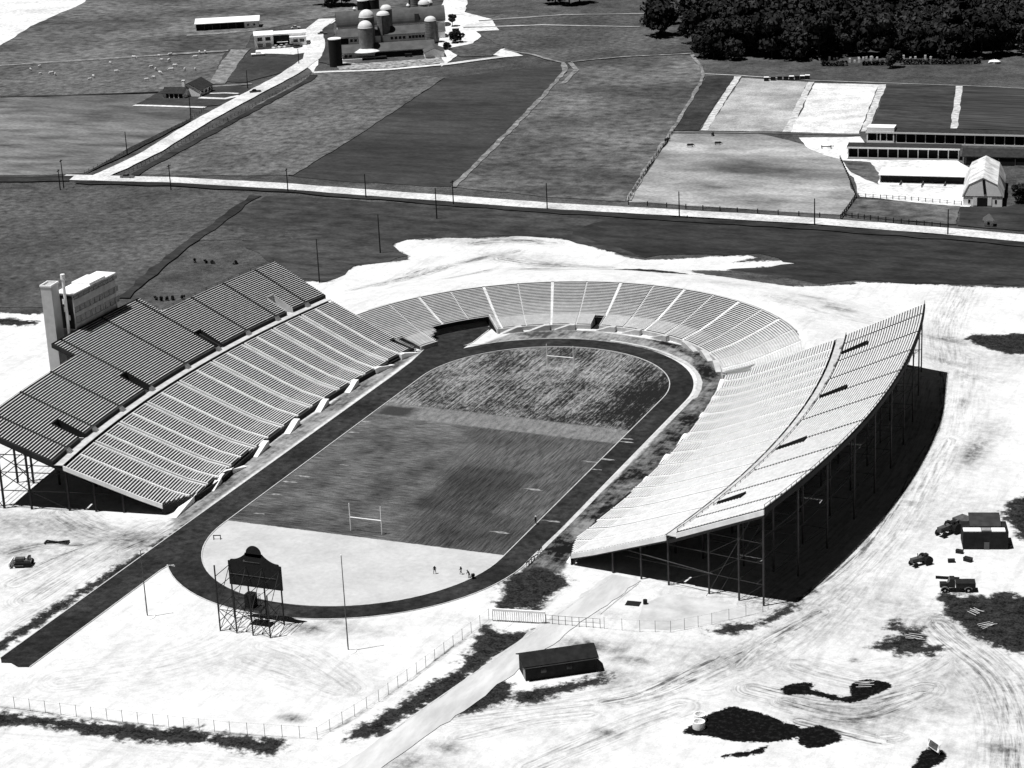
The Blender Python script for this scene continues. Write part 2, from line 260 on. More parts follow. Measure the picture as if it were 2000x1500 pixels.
TRACKS = [([(85.7,-65.3),(92.3,-30.4),(94.4,14.5),(90.3,62.6)],5,.28),([(125.6,-66.8),(120.5,-85.3),(112.3,-91.9),(99.5,-87.7)],5,.3),([(68.9,-135.5),(77.3,-120.3),(84.9,-108.4)],4,.35),([(53.8,-129.6),(62.7,-120.2),(71.1,-115.6)],3,.35),([(81.0,149.0),(83.3,111.0),(91.2,78.7)],5,.3),([(40.3,109.5),(54.1,99.1),(67.2,100.2)],4,.25),([(-68.6,-63.1),(-55.7,-71.0),(-40.2,-72.1)],5,.4),([(-66.1,-85.2),(-61.7,-79.0),(-54.0,-77.5)],2,.6),([(142.1,-112.9),(139.3,-98.8),(134.9,-85.8),(130.0,-77.8),(122.6,-69.9),(118.8,-64.5)],6,.45),([(138.2,-113.3),(136.2,-99.8),(131.7,-86.8),(126.3,-79.4)],4,.3),([(72.0,-110.8),(76.4,-107.5),(80.2,-99.9),(83.5,-92.7),(85.1,-89.0)],1.6,.7),([(89.4,-90.8),(90.6,-82.4),(93.9,-73.9),(97.3,-65.3)],2.4,.65),([(94.4,-98.5),(104.8,-100.6),(113.4,-99.8),(119.0,-94.2),(122.3,-89.8)],4,.5),([(105.0,-107.7),(113.1,-109.3),(119.3,-110.2)],2,.75),([(100.1,-41.3),(98.5,-66.1),(95.1,-84.9),(86.7,-99.9)],7,.22),([(93.2,87.4),(102.4,29.9),(103.8,-13.2)],6,.18),([(-48.6,-103.5),(-47.6,-79.8),(-44.6,-64.9)],5,.35),([(-55.9,-98.1),(-52.6,-75.7)],4,.35),([(-44.2,-77.4),(-42.0,-69.2),(-41.4,-61.1)],3,.5),([(50.8,-123.0),(60.5,-117.0),(71.8,-110.1),(80.0,-102.0),(88.0,-89.2),(94.9,-70.6),(100.3,-46.3),(102.8,-13.5),(101.3,29.6)],4.5,.30),([(75.5,-109.0),(80.6,-103.8),(84.5,-96.1),(88.8,-88.9),(92.2,-81.4)],2.6,.55),([(86.0,-91.9),(90.4,-81.6),(94.3,-75.3)],2.0,.55),
 ([(141.6,-112.2),(139.7,-100.5),(135.8,-88.5),(131.2,-79.9),(124.8,-71.8),(120.3,-62.9)],5,.35),([(139.8,-112.8),(137.1,-99.5),(133.1,-87.4),(126.8,-77.2)],3,.25),([(100.7,-101.5),(109.1,-103.6),(114.1,-103.0),(118.1,-97.9),(121.9,-91.9)],3.0,.6),([(104.9,-107.4),(112.2,-108.8),(117.6,-110.2),(121.3,-108.1)],1.6,.6),([(104.4,-92.3),(110.9,-86.2),(118.8,-81.7)],4,.16),
 ([(-3.9,-94.8),(-0.0,-107.6),(-7.2,-120.8),(-22.6,-131.9)],9,.14),([(5.6,-108.1),(15.3,-110.6),(27.9,-119.3)],5,.2),([(5.1,-114.8),(18.2,-118.2),(26.6,-120.7)],4,.2),([(-42.7,-83.7),(-42.8,-101.7),(-44.2,-116.5)],4,.22),([(-57.9,-93.5),(-54.2,-79.0),(-47.3,-68.6)],1.2,.6),([(-21.7,-151.7),(6.6,-148.7),(27.0,-147.2)],4,.12),
 ([(-27.2,-143.8),(-12.1,-143.0),(2.5,-141.9),(16.4,-140.3),(31.4,-137.6),(35.2,-122.2),(37.9,-104.9),(40.4,-86.3)],0.45,.85),([(-82.3,104.2),(-73.6,119.7),(-64.9,140.3),(-53.3,155.8)],1.6,.8),([(-76.0,109.4),(-72.1,120.1),(-66.1,135.4)],1.6,.75),([(-57.2,115.6),(-52.0,133.1)],1.6,.7),([(-69.0,161.2),(-58.3,167.9),(-46.0,166.5)],2.5,.8),([(-54.5,146.7),(-36.5,142.4),(-20.1,140.7)],3,.6),([(-34.5,129.1),(-22.5,134.7),(-11.7,134.6)],2,.5),([(-74.5,125.0),(-72.3,131.1)],1.6,.5),([(128.3,-84.9),(136.3,-96.0),(139.9,-109.3)],2,.15),
 ([(91.6,70.8),(97.7,42.5),(98.8,0.1),(98.7,-31.3),(96.6,-47.4),(91.4,-64.8),(89.0,-70.1)],1.2,.8),([(44.8,-90.7),(48.4,-71.7)],.6,.4),([(-40.3,-81.7),(-39.3,-67.6),(-38.5,-54.4)],1.4,.5)]  # first line darkens the trench edge and shadow line behind the bright stand
def line_ds(X, Y, pts):
    """signed distance across a line and distance along it"""
    best = np.full(X.shape, 1e12); D = np.zeros(X.shape); Sg = np.zeros(X.shape); acc = 0
    for (x1,y1),(x2,y2) in zip(pts[:-1], pts[1:]):
        ex, ey = x2-x1, y2-y1; L = math.hypot(ex, ey); t = np.clip(((X-x1)*ex+(Y-y1)*ey)/(L*L), 0, 1)
        dx, dy = X-x1-t*ex, Y-y1-t*ey; d2 = dx*dx+dy*dy; k = d2 < best
        best = np.where(k, d2, best); D = np.where(k, np.sign(ex*dy-ey*dx)*np.sqrt(d2), D); Sg = np.where(k, acc+t*L, Sg); acc += L
    return D, Sg
def curve(pts, n=5):
    """round off a polyline"""
    for _ in range(n and 3):
        q = [pts[0]]
        for a, c in zip(pts[:-1], pts[1:]): q += [(a[0]*.75+c[0]*.25, a[1]*.75+c[1]*.25), (a[0]*.25+c[0]*.75, a[1]*.25+c[1]*.75)]
        pts = q+[pts[-1]]
    return pts
def attr_arrays(X, Y):
    sd = inpoly_sd(X, Y, SAND[0])
    dk = np.full(X.shape, -50.0)
    so = np.full(X.shape, -50.0)
    for i, p in enumerate(DARK):
        dk_ = dk if i in (6,7,8,9,10) else so; q = np.array(p); b = (X > q[:,0].min()-12) & (X < q[:,0].max()+12) & (Y > q[:,1].min()-12) & (Y < q[:,1].max()+12)
        dk_[b] = np.maximum(dk_[b], inpoly_sd(X[b], Y[b], p))
    vg = np.maximum(inpoly_sd(X, Y, VERGE[0]), -50); lv = np.maximum(inpoly_sd(X, Y, LVERGE[0]), inpoly_sd(X, Y, LVERGE[1]))
    st = np.zeros(X.shape); tk = np.zeros(X.shape); td = np.zeros(X.shape); ts = np.zeros(X.shape)
    for (c, a, b, k) in SOFT:
        st = np.maximum(st, k*np.exp(-(((X-c[0])/a)**2+((Y-c[1])/b)**2)*1.3))
    for i, (pts, wd, k) in enumerate(TRACKS):
        D, Sg = line_ds(X, Y, curve(pts)); w_ = min(1, k*1.35)*np.exp(-(D/wd)**2); m = w_ > tk
        tk = np.where(m, w_, tk); td = np.where(m, D+37*i, td); ts = np.where(m, Sg, ts)
    return sd, dk, vg, lv, st, tk, td, ts, so
sdv, dkv, vgv, lvv, stv, tkv, tdv, tsv, sov = attr_arrays(X, Y)
ny, nx = X.shape
idx = np.arange(nx*ny).reshape(ny, nx)
F = np.stack([idx[:-1,:-1], idx[:-1,1:], idx[1:,1:], idx[1:,:-1]], -1).reshape(-1, 4)
me = bpy.data.meshes.new('ground')
me.vertices.add(nx*ny); me.vertices.foreach_set('co', np.stack([X,Y,Z],-1).ravel())
me.loops.add(F.size); me.loops.foreach_set('vertex_index', F.ravel().astype(np.int32))
me.polygons.add(len(F)); me.polygons.foreach_set('loop_start', (np.arange(len(F))*4).astype(np.int32))
me.update(calc_edges=True)
for nm, arr in (('sand',sdv),('dark',dkv),('verge',vgv),('lverge',lvv),('stain',stv),('rut',tkv),('soil',sov),('rut_across',tdv),('rut_along',tsv)):
    a = me.attributes.new(nm, 'FLOAT', 'POINT'); a.data.foreach_set('value', (arr if nm[:4] == 'rut_' else np.clip(arr, -50, 50)).ravel().astype(np.float32))
ground = bpy.data.objects.new('ground', me); COL.objects.link(ground); tag(ground, kind='structure')
def ground_material():
    m = bpy.data.materials.new('bare_sand_and_rough_grass'); m.use_nodes = True; t = m.node_tree; b = t.nodes['Principled BSDF']
    b.inputs['Roughness'].default_value = 0.95; b.inputs['Specular IOR Level'].default_value = 0.05
    tc = t.nodes.new('ShaderNodeTexCoord')
    def noise(sc, det=5, rough=0.6, st=(1,1,1), rz=0):
        mp = t.nodes.new('ShaderNodeMapping'); mp.inputs['Scale'].default_value = st; mp.inputs['Rotation'].default_value = (0,0,rz)
        t.links.new(tc.outputs['Object'], mp.inputs[0])
        n = t.nodes.new('ShaderNodeTexNoise'); n.inputs['Scale'].default_value = sc; n.inputs['Detail'].default_value = det; n.inputs['Roughness'].default_value = rough
        t.links.new(mp.outputs[0], n.inputs['Vector']); return n.outputs[0]
    def mr(x, a, c, lo, hi, sm=False):
        r = t.nodes.new('ShaderNodeMapRange'); r.interpolation_type = 'SMOOTHSTEP' if sm else 'LINEAR'
        for k, v in (('From Min',a),('From Max',c),('To Min',lo),('To Max',hi)): r.inputs[k].default_value = v
        t.links.new(x, r.inputs[0]); return r.outputs[0]
    def op(o, a, c):
        q = t.nodes.new('ShaderNodeMath'); q.operation = o
        for i, v in enumerate((a, c)):
            if isinstance(v, (int, float)): q.inputs[i].default_value = v
            else: t.links.new(v, q.inputs[i])
        return q.outputs[0]
    def mix(f, a, c):
        return op('ADD', op('MULTIPLY', op('SUBTRACT', 1.0, f), a), op('MULTIPLY', f, c))
    def at(n):
        a = t.nodes.new('ShaderNodeAttribute'); a.attribute_name = n; return a.outputs['Fac']
    n_big = noise(0.012, 4); n_med = noise(0.09, 6, 0.68); n_fin = noise(0.55, 6, 0.7); n_gr = noise(3.0, 2)
    n_streak = noise(0.35, 5, 0.7, (1,0.12,1), R(-28))
    edge = op('ADD', mr(n_med, 0, 1, -3.2, 3.2), mr(n_fin, 0, 1, -3.0, 3.0))
    edge_d = op('ADD', mr(n_fin, 0, 1, -2.6, 2.6), mr(noise(1.6, 4, 0.7), 0, 1, -1.5, 1.5))
    # rough grass
    g = op('MULTIPLY', mr(op('ADD', op('MULTIPLY', n_fin, .55), op('MULTIPLY', noise(1.5, 5, .75), .45)), 0.34, 0.66, 0.022, 0.115), mr(n_med, 0.34, 0.66, 0.62, 1.42))
    g = op('MULTIPLY', g, mr(n_big, 0.35, 0.65, 0.78, 1.3))
    g = op('MULTIPLY', g, mr(n_gr, 0.3, 0.7, 0.75, 1.25))
    # bare sand
    s = op('MULTIPLY', mr(n_med, 0.34, 0.74, 0.78, 0.60), mr(n_fin, 0.38, 0.76, 1.05, 0.82))
    s = op('MULTIPLY', s, mr(n_streak, 0.52, 0.80, 1.0, 0.72))
    s = op('MULTIPLY', s, mr(noise(1.9, 5, .8), .55, .78, 1.0, .72)); s = op('MULTIPLY', s, mr(n_gr, .3, .7, .93, 1.06))
    st = mr(op('ADD', op('MULTIPLY', at('stain'), mr(n_fin, 0.25, 0.75, 0.35, 1.65)), op('MULTIPLY', at('stain'), mr(n_streak, 0.3, 0.7, -0.25, 0.35))), 0.0, 1.0, 0, 1)
    s = op('MULTIPLY', s, op('SUBTRACT', 1.0, op('MULTIPLY', st, 0.86)))
    cx = t.nodes.new('ShaderNodeCombineXYZ'); t.links.new(op('MULTIPLY', at('rut_across'), 1.5), cx.inputs[0]); t.links.new(op('MULTIPLY', at('rut_along'), 0.10), cx.inputs[1])
    rn = t.nodes.new('ShaderNodeTexNoise'); rn.inputs['Scale'].default_value = 1.0; rn.inputs['Detail'].default_value = 4; rn.inputs['Roughness'].default_value = .65; t.links.new(cx.outputs[0], rn.inputs['Vector'])
    rut = op('MULTIPLY', op('MULTIPLY', at('rut'), mr(rn.outputs[0], .44, .64, .12, 1.5)), mr(n_fin, .3, .7, .55, 1.35))
    s = op('MULTIPLY', s, op('SUBTRACT', 1.0, op('MULTIPLY', mr(rut, 0, 1, 0, 1), 0.80)))
    v = mix(mr(op('ADD', at('sand'), edge), -0.5, 0.5, 0, 1, True), g, s)
    # trodden verges round the track
    vd = mix(mr(op('ADD', op('ADD', op('MULTIPLY', n_fin, .5), op('MULTIPLY', noise(.9, 6, .7, (1,.13,1)), .5)), op('SUBTRACT', n_med, 0.5)), 0.42, 0.68, 0, 1), 0.010, 0.24)
    v = mix(mr(op('ADD', at('verge'), op('MULTIPLY', edge, 0.35)), -0.5, 0.8, 0, 1, True), v, vd)
    lv = mix(mr(op('ADD', op('ADD', op('MULTIPLY', n_fin, .5), op('MULTIPLY', noise(.9, 6, .7, (1,.13,1)), .5)), op('SUBTRACT', n_med, 0.5)), 0.35, 0.7, 0, 1), 0.06, 0.44)
    v = mix(mr(op('ADD', at('lverge'), op('MULTIPLY', edge, 0.3)), -0.5, 0.8, 0, 1, True), v, lv)
    # soft dark soil and weeds, thinning out at its edges
    sl = op('ADD', op('ADD', at('soil'), .35), op('ADD', mr(n_fin, 0, 1, -3.6, 3.6), mr(n_med, 0, 1, -4.6, 4.6)))
    sv = mix(mr(op('ADD', op('MULTIPLY', n_fin, .6), op('MULTIPLY', noise(2.2, 5, .75), .4)), .42, .78, 0, 1), .006, .085)
    v = mix(mr(sl, -0.9, 0.9, 0, 1, True), v, sv)
    # dark weedy hollows and spoil
    d = op('MULTIPLY', mr(noise(1.1, 6, 0.75), 0.50, 0.80, 0.004, 0.035), 1.0)
    v = mix(mr(op('ADD', at('dark'), op('MULTIPLY', edge_d, 0.45)), -0.2, 0.2, 0, 1, True), v, d)
    cb = t.nodes.new('ShaderNodeCombineColor')
    for i in range(3): t.links.new(v, cb.inputs[i])
    t.links.new(cb.outputs[0], b.inputs['Base Color'])
    bp = t.nodes.new('ShaderNodeBump'); bp.inputs['Strength'].default_value = 0.5; bp.inputs['Distance'].default_value = 0.25
    t.links.new(n_fin, bp.inputs['Height']); t.links.new(bp.outputs[0], b.inputs['Normal'])
    return m
me.materials.append(ground_material())

# ------------------------------------------------------------ running track and playing field
M_cinder = mat('black_cinder', 0.009, 0.034, 0.6, detail=9, sc2=0.07, lo2=0.65, hi2=1.5, grain=3)
M_kerb = mat('kerb_concrete', 0.42, 0.62, 0.8)
M_turf = mat('rolled_turf', 0.028, 0.115, 1.1, detail=8, stretch=(0.22,1.0,1), sc2=0.09, lo2=0.65, hi2=1.4, grain=3)
M_turf2 = mat('mown_turf', 0.026, 0.105, 1.1, detail=8, stretch=(1.0,0.16,1), sc2=0.09, lo2=0.65, hi2=1.4, grain=3)
M_band = mat('thin_new_turf', 0.07, 0.135, 0.35, detail=6, stretch=(0.7,0.35,1), sc2=0.08, lo2=0.8, hi2=1.25, grain=2.2)
M_tuft = mat('patchy_turf', 0.022, 0.40, 0.7, detail=8, stretch=(1.1,0.5,1), sc2=0.075, lo2=0.30, hi2=1.45, grain=2.5, contrast=(0.40,0.70))
M_darkturf = mat('wet_turf', 0.020, 0.050, 0.5, detail=6, stretch=(1.4,0.2,1), grain=2.2)
M_apron = mat('fine_sand', 0.52, 0.66, 0.12, detail=7, sc2=0.9, lo2=0.92, hi2=1.06)
XL, XR, YN, YF = -31.4, 31.6, -59.2, 40.0
def ring(o, n=40):
    """closed loop: o = (left x, right x, near radius, far radius)"""
    xl, xr, rn, rf = o; p = []
    for i in range(n+1):
        a = pi+pi*i/n; cx = (xl+xr)/2; p.append((cx+(xr-xl)/2*cos(a), YN+rn*sin(a)))
    for i in range(n+1):
        a = pi*i/n; cx = (xl+xr)/2; p.append((cx+(xr-xl)/2*cos(a), YF+rf*sin(a)))
    return p
IN = ring((XL, XR, 31.7, 31.9)); OUT = ring((-38.7, 37.3, 37.6, 38.6))
def loop_sheet(name, A, B, z, m):
    mb = MB(); n = len(A)
    mb.add([(x,y,z) for x,y in A]+[(x,y,z) for x,y in B], [(i,n+i,n+(i+1)%n,(i+1)%n) for i in range(n)])
    o = mb.build(name, m)
    for pl in o.data.polygons:
        if pl.normal.z < 0: pl.flip()
    return tag(o, kind='structure')
loop_sheet('running_track', OUT, IN, 0.030, M_cinder)
chute = fractal([(-38.8,-129.1),(-38.5,-127.4)], 0.2, 2, False)[:1]
sheet('sprint_straight', [(-38.7,-127.4),(-37.4,-129.0),(-35.6,-128.6),(-33.4,-129.6),(-31.4,-129.0),(-31.4,40),(-31.0,52),(-30.6,64),(-30.2,70),(-30.0,83),(-38,83),(-43.5,76.5),(-40.2,62),(-38.9,50),(-38.7,40)], M_cinder, z=0.038)
def kerb_line(name, pts, wd, h=0.14, z=0.0, closed=False, m=None):
    mb = MB(); n = len(pts)
    Q = []
    for i in range(n):
        a = Vector(pts[i-1] if (closed or i) else pts[i]); b = Vector(pts[(i+1)%n] if (closed or i < n-1) else pts[i]); d = (b-a).normalized(); nn = Vector((-d.y,d.x))
        q = Vector(pts[i]); Q.append((q+nn*wd/2, q-nn*wd/2))
    k = n if closed else n-1
    for i in range(k):
        a, b = Q[i]; c, d = Q[(i+1)%n]
        mb.quad((*a,h),(*c,h),(*d,h),(*b,h)) if False else mb.hexa([(*a,z),(*b,z),(*d,z),(*c,z)], [(*a,h),(*b,h),(*d,h),(*c,h)])
    return tag(mb.build(name, m or M_kerb), kind='structure')
kerb_line('track_kerb', IN, 0.22, closed=True)
kerb_line('track_kerb', [(-38.8,-127.5)]+[(-38.8,y) for y in range(-120,45,10)]+[(-39.0,50),(-40.3,62),(-41.8,68)], 0.24)
kerb_line('track_kerb', [(-31.3,-129),(-31.3,-120),(-31.3,-100),(-31.3,-84),(-31.0,-82),(-30.2,-81),(-29.4,-81.6)]+[p for p in OUT[8:41]], 0.2)
ribbon('gravel_walk', [(37.4,-62),(37.9,-40),(38.0,-10),(38.0,20),(38.2,41)]+[(38.9*cos(a), YF+39.6*sin(a)) for a in [R(q) for q in range(4,92,8)]], 1.0, M_conc, 0.12, z=0.05)
kerb_line('track_kerb', [(38.9*cos(R(q)), YF+38.8*sin(R(q))) for q in range(92,140,6)]+[(-31.5,66.0),(-30.6,66.6),(-30.1,69),(-30.3,80)], 0.24)
FLD = IN
def field_material():
    m = bpy.data.materials.new('turf_and_sand_of_the_field'); m.use_nodes = True; t = m.node_tree; b = t.nodes['Principled BSDF']
    b.inputs['Roughness'].default_value = 0.95; b.inputs['Specular IOR Level'].default_value = 0.05
    tc = t.nodes.new('ShaderNodeTexCoord')
    def noise(sc, det=6, rough=0.65, st=(1,1,1)):
        mp = t.nodes.new('ShaderNodeMapping'); mp.inputs['Scale'].default_value = st; t.links.new(tc.outputs['Object'], mp.inputs[0])
        n = t.nodes.new('ShaderNodeTexNoise'); n.inputs['Scale'].default_value = sc; n.inputs['Detail'].default_value = det; n.inputs['Roughness'].default_value = rough
        t.links.new(mp.outputs[0], n.inputs['Vector']); return n.outputs[0]
    def mr(x, a, c, lo, hi, sm=False):
        r = t.nodes.new('ShaderNodeMapRange'); r.interpolation_type = 'SMOOTHSTEP' if sm else 'LINEAR'
        for k, v in (('From Min',a),('From Max',c),('To Min',lo),('To Max',hi)): r.inputs[k].default_value = v
        t.links.new(x, r.inputs[0]); return r.outputs[0]
    def op(o, a, c):
        q = t.nodes.new('ShaderNodeMath'); q.operation = o
        for i, v in enumerate((a, c)):
            if isinstance(v, (int, float)): q.inputs[i].default_value = v
            else: t.links.new(v, q.inputs[i])
        return q.outputs[0]
    def mix(f, a, c): return op('ADD', op('MULTIPLY', op('SUBTRACT', 1.0, f), a), op('MULTIPLY', f, c))
    sx = t.nodes.new('ShaderNodeSeparateXYZ'); t.links.new(tc.outputs['Object'], sx.inputs[0])
    nf = noise(0.9, 5, .7); x = op('ADD', sx.outputs[0], mr(nf, 0, 1, -1.6, 1.6)); y = op('ADD', sx.outputs[1], mr(nf, 0, 1, -.9, .9))
    gr = mr(noise(3.2, 2), .3, .7, .72, 1.28); big = noise(.07, 3)
    def band(v, a, b2, e): return op('MULTIPLY', mr(v, a-e, a+e, 0, 1, True), mr(v, b2-e, b2+e, 1, 0, True))
    tx = op('MULTIPLY', mr(noise(2.2, 8, .76, (.10,1.25,1)), .36, .66, .020, .185), mr(big, .35, .65, .6, 1.45))
    ty = op('MULTIPLY', mr(noise(2.2, 8, .76, (1.25,.07,1)), .36, .66, .018, .150), mr(big, .35, .65, .75, 1.3))
    v = mix(mr(op('ADD', x, op('MULTIPLY', y, .18)), -6, 1, 0, 1, True), tx, ty)
    # darker, freshly watered oblong in the right half and a long faint one below it
    v = op('MULTIPLY', v, mix(op('MULTIPLY', band(x, 3, 21, 1.5), band(y, -40, -14, 1.8)), 1.0, .56))
    v = op('MULTIPLY', v, mix(op('MULTIPLY', band(x, 12, 31, 2), band(y, -52, -38, 2)), 1.0, .72))
    v = op('MULTIPLY', v, mix(band(y, -58, -48, 3), 1.0, .80))
    bnd = op('MULTIPLY', mr(noise(1.0, 8, .7, (.9,.3,1)), .3, .7, .085, .27), 1.0)
    v = mix(band(op('ADD', y, op('MULTIPLY', x, .05)), 9.6, 18.4, .6), v, bnd)
    v = mix(op('MULTIPLY', band(x, -31, -22, 2), band(y, 11.5, 18, 1)), v, .045)
    # tufted far part: dark clumps over pale soil
    n1 = noise(1.5, 9, .76, (1.2,.30,1)); w1 = noise(.085, 4, .6)
    pale = op('ADD', n1, mr(w1, .3, .7, -.10, .10))
    pale = op('ADD', pale, op('MULTIPLY', op('MULTIPLY', band(x, -9, 20, 8), band(y, 48, 60, 6)), .085))
    pale = op('SUBTRACT', pale, op('MULTIPLY', op('MULTIPLY', band(x, 18, 36, 4), band(y, 18, 60, 6)), .11))
    pale = op('ADD', pale, op('MULTIPLY', op('MULTIPLY', band(x, -33, -20, 3), band(y, 45, 62, 6)), .05))
    tuft = mr(op('ADD', pale, op('MULTIPLY', op('SUBTRACT', noise(1.3, 6, .65, (1.6,.035,1)), .5), .75)), .42, .70, .016, .36)
    v = mix(mr(op('ADD', y, op('MULTIPLY', x, .05)), 17.9, 19.2, 0, 1, True), v, tuft)
    v = op('MULTIPLY', v, gr)
    # fine sand of the near D
    s_ = op('MULTIPLY', mr(noise(.10, 6), .3, .72, .57, .44), mr(noise(.8, 5, .7), .3, .8, 1.06, .88))
    v = mix(mr(op('ADD', op('ADD', sx.outputs[1], mr(nf, 0, 1, -.35, .35)), op('MULTIPLY', sx.outputs[0], .008)), -57.55, -57.25, 0, 1, True), s_, v)
    cb = t.nodes.new('ShaderNodeCombineColor')
    for i in range(3): t.links.new(v, cb.inputs[i])
    t.links.new(cb.outputs[0], b.inputs['Base Color']); return m
sheet('playing_field', [(x*0.997, y) for x, y in IN], field_material(), z=0.020)
M_spill = mat('sand_spill', .10, .40, .9, detail=6)
for c in [(-26.9,-51.9),(-28.5,-41.2),(-29.3,-33.6),(-28.2,-29.8),(-22.4,-21.0),(-29.8,-1.4),(-30.5,6.0),(26.0,-47.1),(33.8,-38.6),(23.7,-23.2),(29.5,-4.4),(32.9,-2.1),(32.8,-8.6),(32.8,11.3),(33.2,9.3)]:
    k = random.uniform(.6,1.2)
    sheet('sand_spill', fractal([(c[0]-1.9*k,c[1]-.2),(c[0],c[1]-.45*k),(c[0]+2.2*k,c[1]-.1),(c[0]+1.2,c[1]+.35*k),(c[0]-1.0*k,c[1]+.3)], .22, .6), M_spill)

M_asph = mat('worn_pavement', .46, .64, .15, detail=7, stretch=(1,.3,1), sc2=.5, lo2=.9, hi2=1.06)
ribbon('access_road', [(58.1,-60.9),(55.8,-73.4),(53.3,-85.6),(50.4,-102.9),(48.0,-116.4),(44.8,-132.4),(42.2,-146.2)], 6.4, M_asph, .35, step=2.0)
kerb_line('road_kerb', [(55.7,-61.6),(53.0,-74.2),(50.7,-86.6),(47.5,-103.0),(44.6,-117.5),(42.0,-130.5)], .3, .13)
kerb_line('road_kerb', [(61.4,-62.9),(60.1,-71.1),(59.2,-78.0)], .25, .1)
sheet('concrete_apron', fractal([(65.3,-71.5),(67.9,-65.9),(77.9,-65.8),(87.6,-68.5),(80.0,-75.6),(73.8,-80.7),(67.1,-81.6)], .15, 3), mat('trodden_clay', .40, .62, .2, detail=7), z=.03)

# ------------------------------------------------------------ grandstands
RF = 315.0; CY = 2.0; TW = 0.62
def zl(t):
    if t < 0: return 2.65+0.21*t
    if t < 5: return 2.65+0.34*t
    return 4.35+0.383*(t-5)
def zu(t): return 11.75+0.44*(t-23.6)
def sp(side, th, t):
    a = R(th); return (side*((RF+t)*cos(a)-263.0), CY+(RF+t)*sin(a))
def bp_(ph, t):
    return ((49.2+t)*cos(R(ph)), 44.5+(49.2+t)*sin(R(ph)))
def th_range(a, b, st=0.55):
    n = max(1, int(abs(b-a)/st+.5)); return [a+(b-a)*i/n for i in range(n+1)]
def strip(mb, f, params, t0, t1, z0, z1, mi=0):
    """a band of deck between radial offsets t0 and t1, heights z0 and z1"""
    A = [(*f(q,t0), z0) for q in params]; B = [(*f(q,t1), z1) for q in params]; n = len(params)
    mb.add(A+B, [(i,i+1,n+i+1,n+i) for i in range(n-1)], mi)
def slab(mb, f, params, t0, t1, z0, z1, mi=0):
    n = len(params)
    V = [(*f(q,t0), z0) for q in params]+[(*f(q,t1), z0) for q in params]+[(*f(q,t1), z1) for q in params]+[(*f(q,t0), z1) for q in params]
    fs = []
    for i in range(n-1):
        for a, b in ((0,1),(1,2),(2,3),(3,0)): fs.append((a*n+i, b*n+i, b*n+i+1, a*n+i+1))
    fs += [(0,3*n,2*n,n), (n-1,2*n-1,3*n-1,4*n-1)]
    mb.add(V, fs, mi)
AISLE = [-9.75,-7.5,-5.2,-2.75,0.1,2.5,4.8,7.0,9.2]
DBL = [-8.45,-6.3,-4.0,-1.35,1.3,3.75,6.0,8.1]
SLOT = [-8.45,-2.95,2.68,8.0]
def gaps(lo, hi, cuts):
    """split [lo,hi] into runs leaving out (centre, half width) cuts"""
    out = []; a = lo
    for c, h in sorted(cuts, key=lambda q: q[0]-q[1]):
        if c+h <= lo or c-h >= hi: continue
        if c-h > a: out.append((a, c-h))
        a = max(a, c+h)
    if a < hi: out.append((a, hi))
    return [q for q in out if q[1]-q[0] > 0.02]
NROW = 43; T0 = -5.52
def row_lo(t):
    if t >= 0: return -11.05
    return float(np.interp(-t, [0,2.5,4.3,5.0,5.6], [-11.05,-10.2,-9.4,-7.4,-4.0]))
def row_hi(t): return 10.5 if t > -5.2 else 8.0
M_foot = mat('foot_boards', .05, .09, .6); M_foot2 = mat('grade_concrete', .42, .60, .5); M_riser2 = mat('grade_riser', .16, .26, .5)
